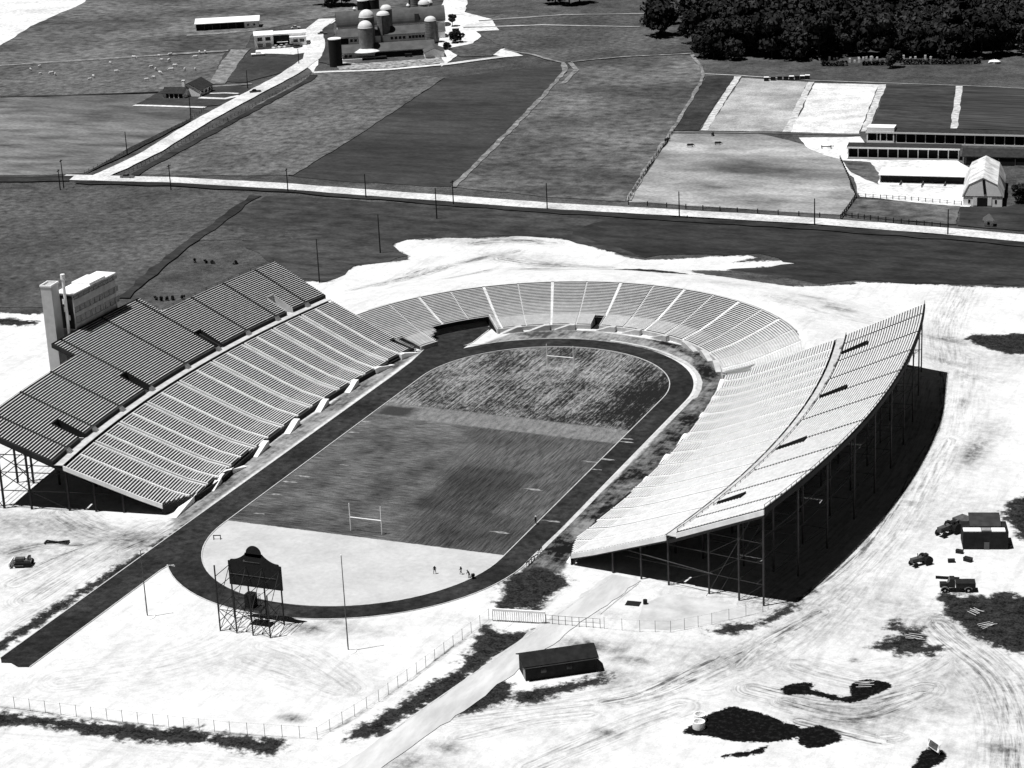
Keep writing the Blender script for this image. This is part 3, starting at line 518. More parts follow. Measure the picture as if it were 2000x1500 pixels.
def lower_tier(stand, side, slots=()):
    f = lambda q, t: sp(side, q, t)
    deck = MB(); steps = {}
    benches = []
    for k in range(NROW):
        t = T0+TW*k
        lo, hi = row_lo(t), row_hi(t); zt = zl(t)-0.42
        runs = gaps(lo, hi, [(c, h) for c, h, tmax in slots if t < tmax])
        for a, b in runs:
            pr = th_range(a, b); strip(deck, f, pr, t-.31, t+.31, zt, zt, 0)
            zn = zl(t+TW)-.42 if k < NROW-1 else zt
            strip(deck, f, pr, t+.31, t+.31, zt, zn, 1)
            if k == 0 or t < 0.1: strip(deck, f, pr, t-.31, t-.31, zt-.25, zt, 1)
        mb = MB()
        for a, b in gaps(lo, hi, [(c, .07) for c in AISLE]+[(c, .145) for c in DBL]+[(c, h) for c, h, tmax in slots if t < tmax]):
            slab(mb, f, th_range(a, b, .8), t+(-.01 if side < 0 else -.09), t+.28, zt+.37, zt+.43)
        benches.append(mb)
        for c in AISLE:
            if lo < c < hi:
                sm = steps.setdefault(c, MB()); dz = zl(t+TW)-zl(t)
                slab(sm, f, [c-.05, c+.05], t-.31, t+.0, zt-.30, zt+.30); slab(sm, f, [c-.05, c+.05], t+.0, t+.31, zt-.30, zt+.30+dz*.5)
        for c in DBL:
            if lo < c < hi:
                for e in (-.10, .10):
                    sm = steps.setdefault((c,e), MB()); dz = zl(t+TW)-zl(t)
                    slab(sm, f, [c+e-.035, c+e+.035], t-.31, t+.0, zt-.30, zt+.34); slab(sm, f, [c+e-.035, c+e+.035], t+.0, t+.31, zt-.30, zt+.34+dz*.5)
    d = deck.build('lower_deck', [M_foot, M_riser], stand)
    for mb in benches: mb.build('bench', M_plank, d)
    for sm in steps.values(): sm.build('aisle_steps', M_fasc, d)
    # underside, fascia at the open end, front wall
    un = MB(); pr = th_range(-11.05, 10.5)
    for a, b in ((-5.6,0),(0,5),(5,21.3)): strip(un, f, [q for q in pr if q > row_lo(a)+.02] or pr, a, b, zl(a)-.95, zl(b)-.95)
    strip(un, f, pr, 21.3, 24.0, zl(21.3)-.95, 10.42)  # added strip, seals the gap under the walkway against leaking sun
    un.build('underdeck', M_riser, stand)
    fa = MB()
    for a, b in ((0,5),(5,10.5),(10.5,16),(16,21.4)):
        p, q = sp(side,-11.09,a), sp(side,-11.09,b); p2, q2 = sp(side,-11.05,a), sp(side,-11.05,b)
        fa.hexa([(*p,zl(a)-1.15),(*q,zl(b)-1.15),(*q2,zl(b)-1.15),(*p2,zl(a)-1.15)], [(*p,zl(a)-.12),(*q,zl(b)-.12),(*q2,zl(b)-.12),(*p2,zl(a)-.12)])
    fa.build('end_fascia', M_fasc, stand)
    far = MB()
    for a, b in ((12,16.5),(16.5,21.4)):
        p, q = sp(side,10.5,a), sp(side,10.5,b); p2, q2 = sp(side,10.54,a), sp(side,10.54,b)
        far.hexa([(*p,zl(a)-3),(*q,zl(b)-3),(*q2,zl(b)-3),(*p2,zl(a)-3)], [(*p,zl(a)-.2),(*q,zl(b)-.2),(*q2,zl(b)-.2),(*p2,zl(a)-.2)])
    far.build('end_fascia', M_fasc, stand)
    fw_ = MB(); q1 = th_range(-7.4, 8.0); slab(fw_, f, q1, T0-.62, T0-.34, -.02, zl(T0)-.40)
    for a, b in zip(*[[(-11.05,-.3),(-10.2,-2.8),(-9.4,-4.6),(-7.4,T0-.34)][i:] for i in (0,1)]):
        p, q = sp(side,*a), sp(side,*b); r_ = 0.25
        fw_.hexa([(p[0],p[1],-.02),(q[0],q[1],-.02),(q[0]+side*r_,q[1],-.02),(p[0]+side*r_,p[1],-.02)], [(p[0],p[1],zl(a[1])-.5),(q[0],q[1],zl(b[1])-.5),(q[0]+side*r_,q[1],zl(b[1])-.5),(p[0]+side*r_,p[1],zl(a[1])-.5)])
    slab(fw_, f, th_range(8.0,10.5), -5.15, -4.95, -.02, zl(-5)-.42)
    fw_.build('front_wall', M_riser, stand)
    wk = MB(); slab(wk, f, pr, 21.45, 23.5, 10.45, 10.62); wk.build('walkway', M_conc, stand)
def upper_tier(stand, side, secs):
    """secs: (theta from, theta to, back offset)"""
    f = lambda q, t: sp(side, q, t); U0 = 24.0
    nmax = int((max(s[2] for s in secs)-U0)/TW)
    deck = MB(); benches = []
    for k in range(nmax+1):
        t = U0+TW*k; zt = zu(t)-.42; mb = MB()
        for lo, hi, tb in secs:
            if t > tb: continue
            sl = [(c, .24) for c in SLOT] if t < 29.6 else []
            for a, b in gaps(lo, hi, sl):
                pr = th_range(a, b); strip(deck, f, pr, t-.31, t+.31, zt, zt, 0); strip(deck, f, pr, t+.31, t+.31, zt, zt+.44*TW, 1)
            for a, b in gaps(lo, hi, sl+[(c, .075) for c in AISLE]):
                slab(mb, f, th_range(a, b, .8), t+(.05 if side < 0 else -.05), t+.28, zt+.37, zt+.43)
        benches.append(mb)
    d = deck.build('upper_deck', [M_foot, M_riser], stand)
    for mb in benches: mb.build('bench', M_plank, d)
    un = MB(); fw_ = MB(); fa = MB()
    for lo, hi, tb in secs:
        for a, b in gaps(lo, hi, [(c, .24) for c in SLOT]): strip(un, f, th_range(a, b), U0-.3, 29.7, zu(U0)-.95, zu(29.7)-1.0)
        strip(un, f, th_range(lo, hi), 29.7, tb+.3, zu(29.7)-1.0, zu(tb)-1.1)
        for a, b in gaps(lo, hi, [(c, .24) for c in SLOT]): slab(fw_, f, th_range(a, b), 23.52, 23.66, 10.63, zu(U0)-.43)
        for e, s_ in ((lo,-1),(hi,1)):
            fa = MB(); A, B = U0-.4, tb+.4; p, q = sp(side,e,A), sp(side,e,B); p2, q2 = sp(side,e+s_*.045,A), sp(side,e+s_*.045,B)
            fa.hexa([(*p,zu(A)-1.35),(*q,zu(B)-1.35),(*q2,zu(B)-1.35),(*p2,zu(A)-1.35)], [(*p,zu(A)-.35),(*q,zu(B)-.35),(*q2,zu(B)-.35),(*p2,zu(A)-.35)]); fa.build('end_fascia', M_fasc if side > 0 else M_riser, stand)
        slab(fw_, f, th_range(lo, hi), tb+.33, tb+.45, zu(tb)-1.2, zu(tb)-.2)
    un.build('underdeck', M_riser, stand); fw_.build('deck_front', M_riser, stand)
    
    # mouths of the stairways that come up through the deck
    for c in SLOT:
        mb = MB()
        for e in (-.24, .24):
            p = [sp(side, c+e, t) for t in (23.7, 29.6)]; p2 = [sp(side, c+e*.93, t) for t in (23.7, 29.6)]
            mb.hexa([(*p[0],10.62),(*p[1],10.62),(*p2[1],10.62),(*p2[0],10.62)], [(*p[0],zu(23.7)-.1),(*p[1],zu(29.6)+.3),(*p2[1],zu(29.6)+.3),(*p2[0],zu(23.7)-.1)], 0)
        slab(mb, f, [c-.24, c+.24], 29.55, 29.7, 10.62, zu(29.6)+.35, 0)
        slab(mb, f, [c-.22, c+.22], 23.6, 29.5, 10.40, 10.55, 0)
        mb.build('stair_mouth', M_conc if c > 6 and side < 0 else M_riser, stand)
    for c in AISLE:
        mb = MB()
        for j in range(5): slab(mb, f, [c-.13, c+.13], 22.6+.22*j, 23.5, 10.63+.19*j, 10.63+.19*(j+1))
        mb.build('stair', M_dim, stand)
def rail(stand, side, lo, hi, t, z, h=1.05, m=None, st=0.42):
    f = lambda q, tt: sp(side, q, tt); mb = MB(); pr = th_range(lo, hi, st)
    for q in pr:
        x, y = f(q,t); mb.box(x-.05,x+.05,y-.05,y+.05,z,z+h)
    for hh in (h, h*.5): slab(mb, f, pr, t-.035, t+.035, z+hh-.06, z+hh)
    mb.build('railing', m or M_steel, stand)
def frame_under(stand, side, secs):
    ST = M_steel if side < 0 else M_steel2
    TC = [0.2, 9.0, 15.3, 21.3, 30.0, 36.3]
    for th in [-10.95,-8.55,-6.2,-3.6,-1.2,1.2,3.6,6.0,8.3,10.4]:
        tb = max(s[2] for s in secs if s[0]-.3 <= th <= s[1]+.3)
        cols = TC+[tb-.2]+([42.0] if tb > 44 else [])
        cols = [c for c in cols if not (th > 9.5 and c < 12)]
        for c in cols:
            x, y = sp(side, th, c); top = (zl(c)-1.0 if c < 21.5 else zu(c)-1.25)
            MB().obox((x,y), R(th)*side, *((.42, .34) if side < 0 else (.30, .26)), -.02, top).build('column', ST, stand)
        g = MB()
        p = lambda t, z: (*sp(side, th, t), z)
        a0 = 0.2 if th < 9.5 else 15
        g.bar(p(a0, zl(a0)-1.35), p(21.3, zl(21.3)-1.35), .3, .65); g.bar(p(21.5, zl(21.3)-1.6), p(tb, zu(tb)-1.6), .3, .7)
        g.build('girder', ST, stand)
        kb = 1.0 if side < 0 else .55
        b = MB()
        if -8 > th or th > 8 or True:
            for z in (4.2, 8.4): b.bar(p(21.3 if z > 7 else 12, z), p(tb-.2, z), .16*kb)
            b.bar(p(30, 12.4), p(tb-.2, 12.4), .16*kb)
            b.bar(p(30, 4.2), p(36.3, 8.4), .14*kb); b.bar(p(36.3, 0.2), p(tb-.2, 4.2), .14*kb); b.bar(p(36.3, 8.4), p(tb-.2, 12.4), .14*kb); b.bar(p(21.3, 0.2), p(30, 4.2), .14*kb); b.bar(p(30, 8.4), p(36.3, 12.4), .14*kb)
        b.build('bracing', ST, stand)
    lng = MB(); f = lambda q, t: sp(side, q, t); pr = th_range(-10.95, 10.4, 2.37)
    for t, z in ((36.3,8.4),(36.3,4.2),(40,12.4),(40,4.2),(40,8.4),(30,4.2)):
        for a, b_ in zip(pr[:-1], pr[1:]): lng.bar((*f(a,t),z), (*f(b_,t),z), .14 if side < 0 else .08)
    lng.build('longitudinal_bracing', ST, stand)
def ramp(stand, side, a, b, wd=1.25, m=None):
    """a flight of steps running down along the front wall from a (top) to b (foot)"""
    A, B = Vector((a[0],a[1],1.42)), Vector((b[0],b[1],.06)); n = Vector((-(B-A).y,(B-A).x,0)).normalized()*wd/2
    mb = MB(); top = [A+n, A-n, B-n, B+n]; C2 = A+(A-B).normalized()*1.4; C2.z = A.z
    mb.hexa([(q.x,q.y,-.02) for q in top], [tuple(q) for q in top])
    l2 = [C2+n, C2-n, A-n, A+n]; mb.hexa([(q.x,q.y,-.02) for q in l2], [tuple(q) for q in l2])
    mb.build('stair_ramp', m or M_white, stand)

west = thing('grandstand', 'dark grandstand with stepped upper deck below the press box, left of the track', 'grandstand', (0,0,0))
WSEC = [(-11.05,-3.25,40.3),(-3.25,2.75,46.3),(2.75,10.57,39.6)]
lower_tier(west, -1, [(10.25,.25,1.0)]); upper_tier(west, -1, WSEC); frame_under(west, -1, WSEC)
rail(west, -1, 2.8, 10.5, 39.9, zu(39.9)-.45, 1.0, st=.8)
for a, b in (((-44.3,-49.6),(-43.4,-59.2)), ((-44.4,-37.7),(-43.4,-43.4)), ((-45.0,-16.4),(-44.4,-22.2)), ((-45.1,-1.1),(-44.5,-6.4)), ((-45.0,13.6),(-44.5,9.0)), ((-44.5,28.7),(-44.1,23.9)), ((-45.0,-34.4),(-43.6,-27.6)), ((-43.9,40.4),(-42.6,46.8)), ((-42.4,52.5),(-40.9,57.6))): ramp(west, -1, a, b, 1.5)
east = thing('grandstand', 'bright sunlit grandstand curving along the right of the track, with a black shadow behind it', 'grandstand', (0,0,0))
ESEC = [(-11.05,10.57,41.6)]
lower_tier(east, 1, [(10.25,.25,1.0)]); upper_tier(east, 1, ESEC); frame_under(east, 1, ESEC)
rail(east, 1, -11.0, 10.5, 23.6, 11.0, 1.15, st=.42); rail(east, 1, -11.0, 10.5, 41.9, zu(41.6)-.4, 1.15, st=.36); 
for a, b in (((45.6,-52),(45.4,-57.5)),((47.0,-40.1),(46.2,-45.0)),((46.6,-28),(46.2,-32.5)),((46.4,-14),(46.2,-19)),((46.2,0),(46.0,-5)),((46.0,13.5),(45.8,9)),((45.6,28),(45.6,23)),((44.6,40),(44.8,35.5)),((42.8,52),(43.4,47))): ramp(east, 1, a, b, 1.6)
# long raking struts at the near end of the bright stand
eb = MB(); q0 = [(75.6,-65.0)][0]; eb.bar((q0[0],q0[1],.2), (*sp(1,-10.9,38.5), zu(38)-1.9), .09); q1 = [(77.5,-63.0)][0]; eb.bar((q1[0],q1[1],.2), (*sp(1,-9.9,39.5), zu(38.5)-1.9), .06)
eb.bar((*sp(1,-11.0,12.5),zl(12.5)-1.6), (*sp(1,-11.0,31),4.4), .12); eb.build('bracing', M_post, east)

bowl = thing('bleacher_bowl', 'pale horseshoe bleachers built on an earth bank round the far curve', 'bleachers', (0,0,0))
PHA, PHB = 17.2, 162.8
BA = [23.5+8.62*i for i in range(16)]           # aisles
def build_bowl():
    f = bp_; deck = MB(); benches = []; sts = {}
    cuts = lambda t: ([(138.6, 9.6)] if t < .7 else []) + ([(148.6, 1.5)] if t < -1.4 else []) + ([(150.6, 1.6)] if t < -3 else []) + ([(94.2, 1.55)] if t < -1.2 else []) + ([(161.2,1.3)] if t < .6 else []) + ([(18.9,.9)] if t < 1.6 else [])
    K = int((13.6-T0)/TW)
    for k in range(K+1):
        t = T0+TW*k; zt = zl(t)-.42; mb = MB()
        A, B = PHA-(t+4)*.06, PHB+(t+4)*.06
        for a, b in gaps(A, B, cuts(t)):
            pr = th_range(a, b, 1.6); strip(deck, f, pr, t-.31, t+.31, zt, zt, 0); strip(deck, f, pr, t+.31, t+.31, zt, zl(t+TW)-.42, 1)
        for a, b in gaps(A, B, cuts(t)+[(c, .40 if i % 2 == 0 else .2) for i, c in enumerate(BA)]):
            slab(mb, f, th_range(a, b, 1.7), t-.02, t+.27, zt+.37, zt+.43)
        for i, c in enumerate(BA):
            if any(x-h < c < x+h for x, h in cuts(t)): continue
            st = sts.setdefault(i, MB())
            if i % 2 == 0:
                slab(st, f, [c-.37, c+.37], t-.30, t+.31, zt+.003, zt+.06); slab(st, f, [c-.37, c+.37], t+.0, t+.309, zt+.06, zt+.22)
            else: slab(st, f, [c-.17, c+.17], t+.0, t+.3, zt+.003, zt+.14)
        benches.append(mb)
    d = deck.build('seating_deck', [M_foot2, M_riser2], bowl)
    for mb in benches: mb.build('bench', M_plank, d)
    for st in sts.values(): st.build('aisle_steps', M_fasc, d)
    wl = MB()
    for a, b in gaps(PHA, PHB, [(138.6, 9.6),(148.6,1.5),(150.6,1.6),(94.2,1.55),(161.2,1.3),(18.9,.9)]):
        slab(wl, f, th_range(a, b, 2), T0-.62, T0-.33, -.05, zl(T0)-.38)
    slab(wl, f, th_range(PHA+14, PHB-4, 2), 13.95, 14.25, 5.0, zl(13.8)-.45)
    wl.build('front_wall', M_conc, bowl)
    # the tunnel mouth for the sprint straight and the small stairway mouth
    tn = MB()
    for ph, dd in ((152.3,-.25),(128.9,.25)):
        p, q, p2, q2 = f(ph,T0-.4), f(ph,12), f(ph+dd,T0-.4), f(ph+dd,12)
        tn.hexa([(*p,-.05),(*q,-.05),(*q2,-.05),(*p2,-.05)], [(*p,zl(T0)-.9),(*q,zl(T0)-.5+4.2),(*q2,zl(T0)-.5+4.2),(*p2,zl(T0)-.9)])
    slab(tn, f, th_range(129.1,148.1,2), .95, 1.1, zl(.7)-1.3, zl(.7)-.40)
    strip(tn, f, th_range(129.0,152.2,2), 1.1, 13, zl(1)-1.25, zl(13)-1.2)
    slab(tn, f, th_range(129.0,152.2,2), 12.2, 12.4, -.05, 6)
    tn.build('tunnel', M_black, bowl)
    sw_ = MB()
    for a, b in ((T0-1.2,-1.6),(-1.6,1.2)):
        p, q, p2, q2 = f(128.6,a), f(128.6,b), f(129.05,a), f(129.05,b); sw_.hexa([(*p,-.05),(*q,-.05),(*q2,-.05),(*p2,-.05)], [(*p,zl(a)+.1),(*q,zl(b)+.1),(*q2,zl(b)+.1),(*p2,zl(a)+.1)])
    sw_.build('side_wall', M_conc, bowl)
    vm = MB()
    for e in (-1.55, 1.55):
        p, q, p2, q2 = f(94.2+e,T0-.4), f(94.2+e,-1.0), f(94.2+e*1.12,T0-.4), f(94.2+e*1.12,-1.0)
        vm.hexa([(*p,-.05),(*q,-.05),(*q2,-.05),(*p2,-.05)], [(*p,zl(T0)-.1),(*q,zl(-1)+.1),(*q2,zl(-1)+.1),(*p2,zl(T0)-.1)])
    slab(vm, f, [92.5,95.9], -1.1, -.8, -.05, zl(-1)+.12); vm.build('stair_mouth', M_conc, bowl)
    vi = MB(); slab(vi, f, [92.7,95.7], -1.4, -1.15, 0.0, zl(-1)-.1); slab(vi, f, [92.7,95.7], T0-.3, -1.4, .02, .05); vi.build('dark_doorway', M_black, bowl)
    for ph in (30, 42, 54, 66, 78, 88, 103, 112, 122):
        a, b = f(ph, T0-1.2), f(ph+(5.5 if ph > 60 else -5.5), T0-1.2); ramp(bowl, 1, a, b, 1.5, M_conc)
build_bowl()

# ------------------------------------------------------------ press box and stair tower
pb = thing('press_box', 'three storey grey press box with white roof, on the top rows of the left grandstand', 'press box', (-98.9, 2.0, 21.2), R(0.4))
L2 = 9.1
mb = MB()                                        # local: y along the front, -x is the depth
mb.box(-4.6,-.12,-L2,L2,0,8.9); mb.box(-4.75,-4.6,-L2+1,L2-1,-19,4)
mb.build('wall', M_dim, pb)
fr = MB()
for z0, z1 in ((0.0,1.5),(3.2,4.2),(5.7,7.4)): fr.box(-.12,.06,-L2,L2,z0,z1)
for y in (-L2+.1,-1.7,3.4,L2-.1): fr.box(-.12,.03,y-.12,y+.12,1.5,8.0)
fr.build('front_panel', mat('parapet_grey', .32, .45, .6), pb)
for z0, z1 in ((1.5,3.2),(4.2,5.7),(7.4,8.3)):
    y = -L2+.35
    while y < L2-.5:
        d = 2.15; wn = MB().box(-.118,-.04,y,y+d-.25,z0+.08,z1-.08).build('window', M_glass, pb); y += d
        if z0 < 7 and random.random() < .55:
            MB().box(-.04,0.0,y-d+.05,y-1.3+random.uniform(-.3,.3),z0+.1,z0+random.uniform(.5,1.0)).build('sill_panel', M_dim, wn)
sv = MB(); sv.box(-4.4,-.3,-L2-.06,-L2-.01,.3,8.4); sv.build('end_wall', M_black, pb)
for k, (y, z) in enumerate(((-3.0,6.3),(-2.8,4.4),(-2.2,2.4))): MB().box(y,y+.9,-L2-.12,-L2-.06,z,z+1.3).build('window', M_white, pb)
rf = MB(); rf.box(-5.0,.35,-L2-.3,-1.8,8.9,9.12); rf.box(-5.0,.1,-1.8,5.0,8.9,9.55); rf.box(-5.0,.4,5.0,L2+.3,8.9,9.2); rf.build('roof', M_white, pb)
tw = thing('stair_tower', 'tall pale windowless stair tower beside the press box', 'tower', (-102.6,-10.6,0), R(8))
t1 = MB(); t1.box(-1.35,1.35,-1.9,1.9,-.02,33.2); t1.build('shaft', mat('tower_stucco', .42, .54, .3), tw)
t2 = MB(); t2.box(-1.5,1.5,-2.05,-1.75,33.2,33.6); t2.box(-1.5,1.5,1.75,2.05,33.2,33.6); t2.box(-1.5,-1.2,-1.75,1.75,33.2,33.6); t2.box(1.2,1.5,-1.75,1.75,33.2,33.6); t2.build('parapet', M_fasc, tw)
fl = thing('flue_pipe', 'slim white flue pipe rising between the tower and the press box', 'pipe', (-100.0,-8.6,0))
MB().cyl((0,0,-.02),(0,0,34.2),.36,.36,10).build('pipe', M_white, fl); MB().cyl((0,0,34.2),(0,0,35.4),.55,.55,10).build('cowl', M_white, fl)

# ------------------------------------------------------------ scoreboard
sb = thing('scoreboard', 'black scoreboard with a round clock crest, raised on a steel trestle beside the near curve', 'scoreboard', (-.55,-99.3,0))
W2, Z0 = 5.55, 7.0
out = [(-W2,Z0),(W2,Z0),(W2,Z0+4.75),(W2-.45,Z0+4.8),(W2-.5,Z0+5.05)]
for i in range(9):
    u = i/8; out.append((W2-.7-(W2-2.35)*u, Z0+5.1+1.6*u**2.0))
out += [(1.85,Z0+6.7),(1.62,Z0+6.1)]
ck = [(1.55*cos(R(a)), Z0+6.75+1.5*sin(R(a))) for a in range(-28,209,12)]
out += ck+[(-x,z) for x,z in reversed(out[2:16])]
pan = MB(); pan.prism(out, -.3, .0); pan.build('board', M_black, sb)
fac = MB(); fac.box(-W2+.4,W2-.4,.0,.08,Z0+2.9,Z0+4.4); fac.box(-W2+.4,W2-.4,.0,.08,Z0+.3,Z0+1.9); fac.build('number_panels', M_riser, sb)
bt = MB(); bt.box(-W2+.2,W2-1.2,-.38,-.3,Z0+2.2,Z0+2.27); bt.box(-1.9,1.2,-.38,-.3,Z0+5.0,Z0+5.06); bt.box(-2.2,-1.9,-.38,-.3,Z0+4.95,Z0+5.3); bt.build('batten', M_mach, sb)
cl = MB(); cl.lathe([(1.25,0),(1.25,.1)], n=24); c_ = cl.build('clock_face', M_dim, sb); c_.rotation_euler = (-pi/2,0,0); c_.location = (0,.0,Z0+6.75)
for i, x in enumerate((-5.05,-1.55,1.85,5.45)):
    lg = MB(); lg.bar((x,-5.9,-.02),(x,-5.9,(13.2 if i == 0 else Z0+1.5)),.2); lg.build('leg', M_steel, sb)
    lg = MB(); lg.bar((x-.2,-.15,-.02),(x-.2,-.15,Z0),.22); lg.build('leg', M_steel, sb)
    br = MB()
    for z in (2.0,4.6,Z0+1.5,Z0+4): br.bar((x,-5.9,z),(x-.2,-.35,z),.1)
    br.bar((x,-5.9,.2),(x-.2,-.35,4.6),.1); br.bar((x,-5.9,4.6),(x-.2,-.35,.3),.1); br.bar((x,-5.9,4.6),(x-.2,-.35,Z0+4),.1); br.build('brace', M_steel, sb)
lo_ = MB()
for y in (-5.9,-.15):
    lo_.bar((-5.1,y,4.4),(5.4,y,4.4),.1)
    for a, b in ((-5.1,-1.6),(1.8,5.4)): lo_.bar((a,y,.3),(b,y,4.4),.09); lo_.bar((b,y,.3),(a,y,4.4),.09)
lo_.bar((-.8,-.15,4.4),(2.6,-.15,Z0),.09); lo_.build('cross_bracing', M_steel, sb)
ht = MB(); ht.box(-1.6,.2,-2.2,-.5,3.6,6.2); ht.box(-2.2,2.2,-2.6,-.4,3.5,3.6); ht.build('control_hut', M_black, sb)
ld = MB(); ld.bar((.6,-.8,0),(.6,-.8,6.2),.07); ld.bar((1.0,-.8,0),(1.0,-.8,6.2),.07)
for k in range(15): ld.bar((.6,-.8,.4+.4*k),(1.0,-.8,.4+.4*k),.05)
ld.build('ladder', M_steel, sb)

# ------------------------------------------------------------ goal posts, flagpoles
def goal(x, y, label):
    g = thing('goal_post', label, 'goal post', (x,y,0), 0, 'football goal posts')
    for s in (-1,1): MB().cyl((3.55*s,0,-.02),(3.55*s,0,6.1),.11,.09,8).build('upright', M_white, g)
    MB().cyl((-3.5,0,3.05),(3.5,0,3.05),.11,.11,8).build('crossbar', M_white, g)
goal(-.2,-54.87,'white H shaped goal post at the near end, in front of the sand'); goal(-.2,54.87,'white H shaped goal post at the far end, inside the curved track')
def flagpole(p, h, label):
    f = thing('flagpole', label, 'flagpole', (p[0],p[1],0), 0, 'bare flagpoles')
    MB().cyl((0,0,-.02),(0,0,h),.13,.07,8).build('pole', M_mach, f); MB().ball((0,0,h+.1),.14,.14,.14).build('finial', M_white, f)
    MB().lathe([(1.6,-.02),(1.5,.16),(.4,.22),(.3,.3)], n=16).build('base', M_white, f)
flagpole([(21.2,-105.9)][0], 18.7, 'tall bare flagpole in the sand, right of the scoreboard'); flagpole([(-22.1,-103.9)][0], 13.7, 'shorter bare flagpole in the sand between the sprint straight and the scoreboard')

# ------------------------------------------------------------ roads and fields of the farmland
M_gravel = mat('gravel_road', 0.50, 0.74, 0.12, detail=7, sc2=0.02, lo2=0.85, hi2=1.1, grain=1.2)
M_dirt = mat('farm_track', 0.09, 0.30, 0.25, detail=8, grain=.8)
M_farmyard = mat('farmyard_dust', 0.55, 0.82, 0.05, detail=6, grain=.6)
def fm(n, a, b, st=(1,1,1), sc=.10, sc2=.02, l2=.75, h2=1.3): return mat(n, a*.8, b*1.15, sc*2.4, detail=9, stretch=st, sc2=sc2*1.3, lo2=l2, hi2=h2, grain=1.6, contrast=(.28,.76))
M_crop = fm('dark_clover', .030, .052, (.35,1,1))
M_rough = fm('rough_meadow', .034, .17, (1,.8,1), .13)
M_rough2 = fm('streaky_meadow', .030, .165, (.9,1,1), .10, .014, .55, 1.5)
M_past = fm('bleached_pasture', .12, .36, (.5,1,1), .03, .012, .5, 1.6)
M_hay = fm('mown_hay', .05, .19, (.35,1,1), .05, .010, .6, 1.45)
M_scrub = fm('dark_scrub', .012, .042, (.4,1,1), .09)
M_lawn = fm('dark_lawn', .032, .055)
M_plotA = fm('plot_weeds', .018, .050); M_plotB = fm('plot_straw', .27, .40, sc=.05); M_plotC = fm('plot_chalk', .52, .82, sc=.05, sc2=.03, l2=.9, h2=1.05); M_plotD = fm('plot_crop', .016, .055, (.3,1,1), .12)
M_plotE = fm('plot_rows', .016, .060, (.08,1,1), .25)
M_weed = fm('field_weeds', .026, .115, (1,1,1), .16, .02, .7, 1.3)
sheet('meadow', [(-302.0,183.8),(-240.9,195.1),(-207.1,200.7),(-172.5,203.5),(-147.9,201.4),(-149.1,189.1),(-160.9,162.7),(-152.8,120.8),(-147.1,83.1),(-157.5,70.1),(-205.1,58.3)], M_weed, .8, 6)
M_mid = fm('rank_grass', .017, .070, (.5,1,1), .10)
sheet('rank_field', [(-163.6,201.7),(-129.4,202.5),(-92.4,202.8),(-63.5,202.2),(-33.5,200.8),(-13.7,176.9),(-13.2,157.6),(-21.2,159.1),(-34.3,166.2),(-46.6,172.4),(-61.5,171.6),(-76.1,165.7),(-91.3,161.1),(-93.9,153.7),(-83.2,143.0),(-86.0,135.3),(-94.6,128.7),(-93.5,115.0),(-95.7,110.6),(-100.9,113.2),(-107.6,111.6),(-117.4,123.3),(-160.9,162.7),(-164.5,185.8)], M_mid, 1.2, 4)
sheet('mown_strip', [(-163.1,161.5),(-152.0,163.4),(-124.1,161.2),(-128.5,150.7),(-149.5,145.9),(-158.9,143.8)], M_weed, .9, 4)
sheet('scrub_field', [(-37.7,200.5),(27.0,202.1),(103.8,197.9),(186.3,195.0),(187.5,150.9),(110.2,155.1),(83.3,151.6),(58.3,149.3),(51.5,148.7),(45.2,144.0),(38.0,138.1),(30.1,135.2),(20.9,136.6),(13.8,140.2),(4.8,142.3),(11.5,147.7),(24.4,155.1),(31.2,161.2),(17.3,169.2),(3.0,164.8),(-13.3,157.0),(-21.1,163.3),(-36.8,172.8),(-45.3,182.1)], M_scrub, 1.6, 4)
sheet('hay_field', [(-436.9,323.2),(-366.9,337.3),(-334.0,346.1),(-301.4,354.9),(-272.3,336.0),(-258.1,311.9),(-253.4,276.4),(-247.0,218.9),(-257.6,213.6),(-335.6,197.6)], M_hay, .8, 6)
sheet('meadow', [(-500.4,401.9),(-412.5,401.9),(-368.2,427.9),(-320.5,449.4),(-287.3,378.7),(-302.7,356.9),(-368.3,339.3),(-438.5,325.2)], M_rough, .8, 6)
sheet('meadow', [(-489.5,590.0),(-410.2,653.2),(-294.9,663.4),(-257.1,564.6),(-316.8,557.8),(-337.2,509.1),(-316.7,462.0),(-350.1,434.5),(-415.8,406.5),(-502.3,404.4)], M_rough2, 1, 8)
sheet('crop_field', [(-190.3,408.0),(-171.4,426.2),(-152.1,448.3),(-145.9,441.9),(-124.8,330.1),(-105.9,227.1),(-121.7,226.1),(-137.9,225.7),(-169.3,230.0),(-176.7,298.2)], M_crop, .7, 5)
sheet('meadow', [(-253.9,409.9),(-221.3,418.5),(-190.7,408.0),(-176.7,298.2),(-170.1,230.7),(-200.2,223.7),(-226.8,219.9),(-237.8,296.2)], M_rough, .7, 5)
sheet('meadow', [(-145.4,442.0),(-99.1,473.3),(-82.0,428.4),(-59.7,320.0),(-41.7,219.9),(-70.6,220.1),(-104.8,226.6),(-124.1,328.3)], M_rough2, .7, 5)
sheet('meadow', [(-250.4,565.4),(-163.4,590.9),(-103.0,485.3),(-152.6,450.7),(-186.2,473.6),(-227.8,522.9)], M_weed, .9, 6)
sheet('pasture', [(-59.4,320.1),(-28.4,325.8),(8.3,300.7),(20.1,268.1),(28.8,241.2),(29.5,217.3),(-3.8,218.6),(-40.6,218.8)], M_past, .7, 5)
sheet('garden_plot', [(-80.7,429.8),(-69.0,430.5),(-51.3,326.9),(-61.0,326.0)], M_plotA, .3, 4); sheet('garden_plot', [(-64.9,427.8),(-35.9,423.5),(-20.2,330.9),(-48.2,327.5)], M_plotB, .3, 4); sheet('garden_plot', [(-32.7,421.9),(-6.6,422.8),(7.4,332.5),(-17.4,330.5)], M_plotC, .3, 4)
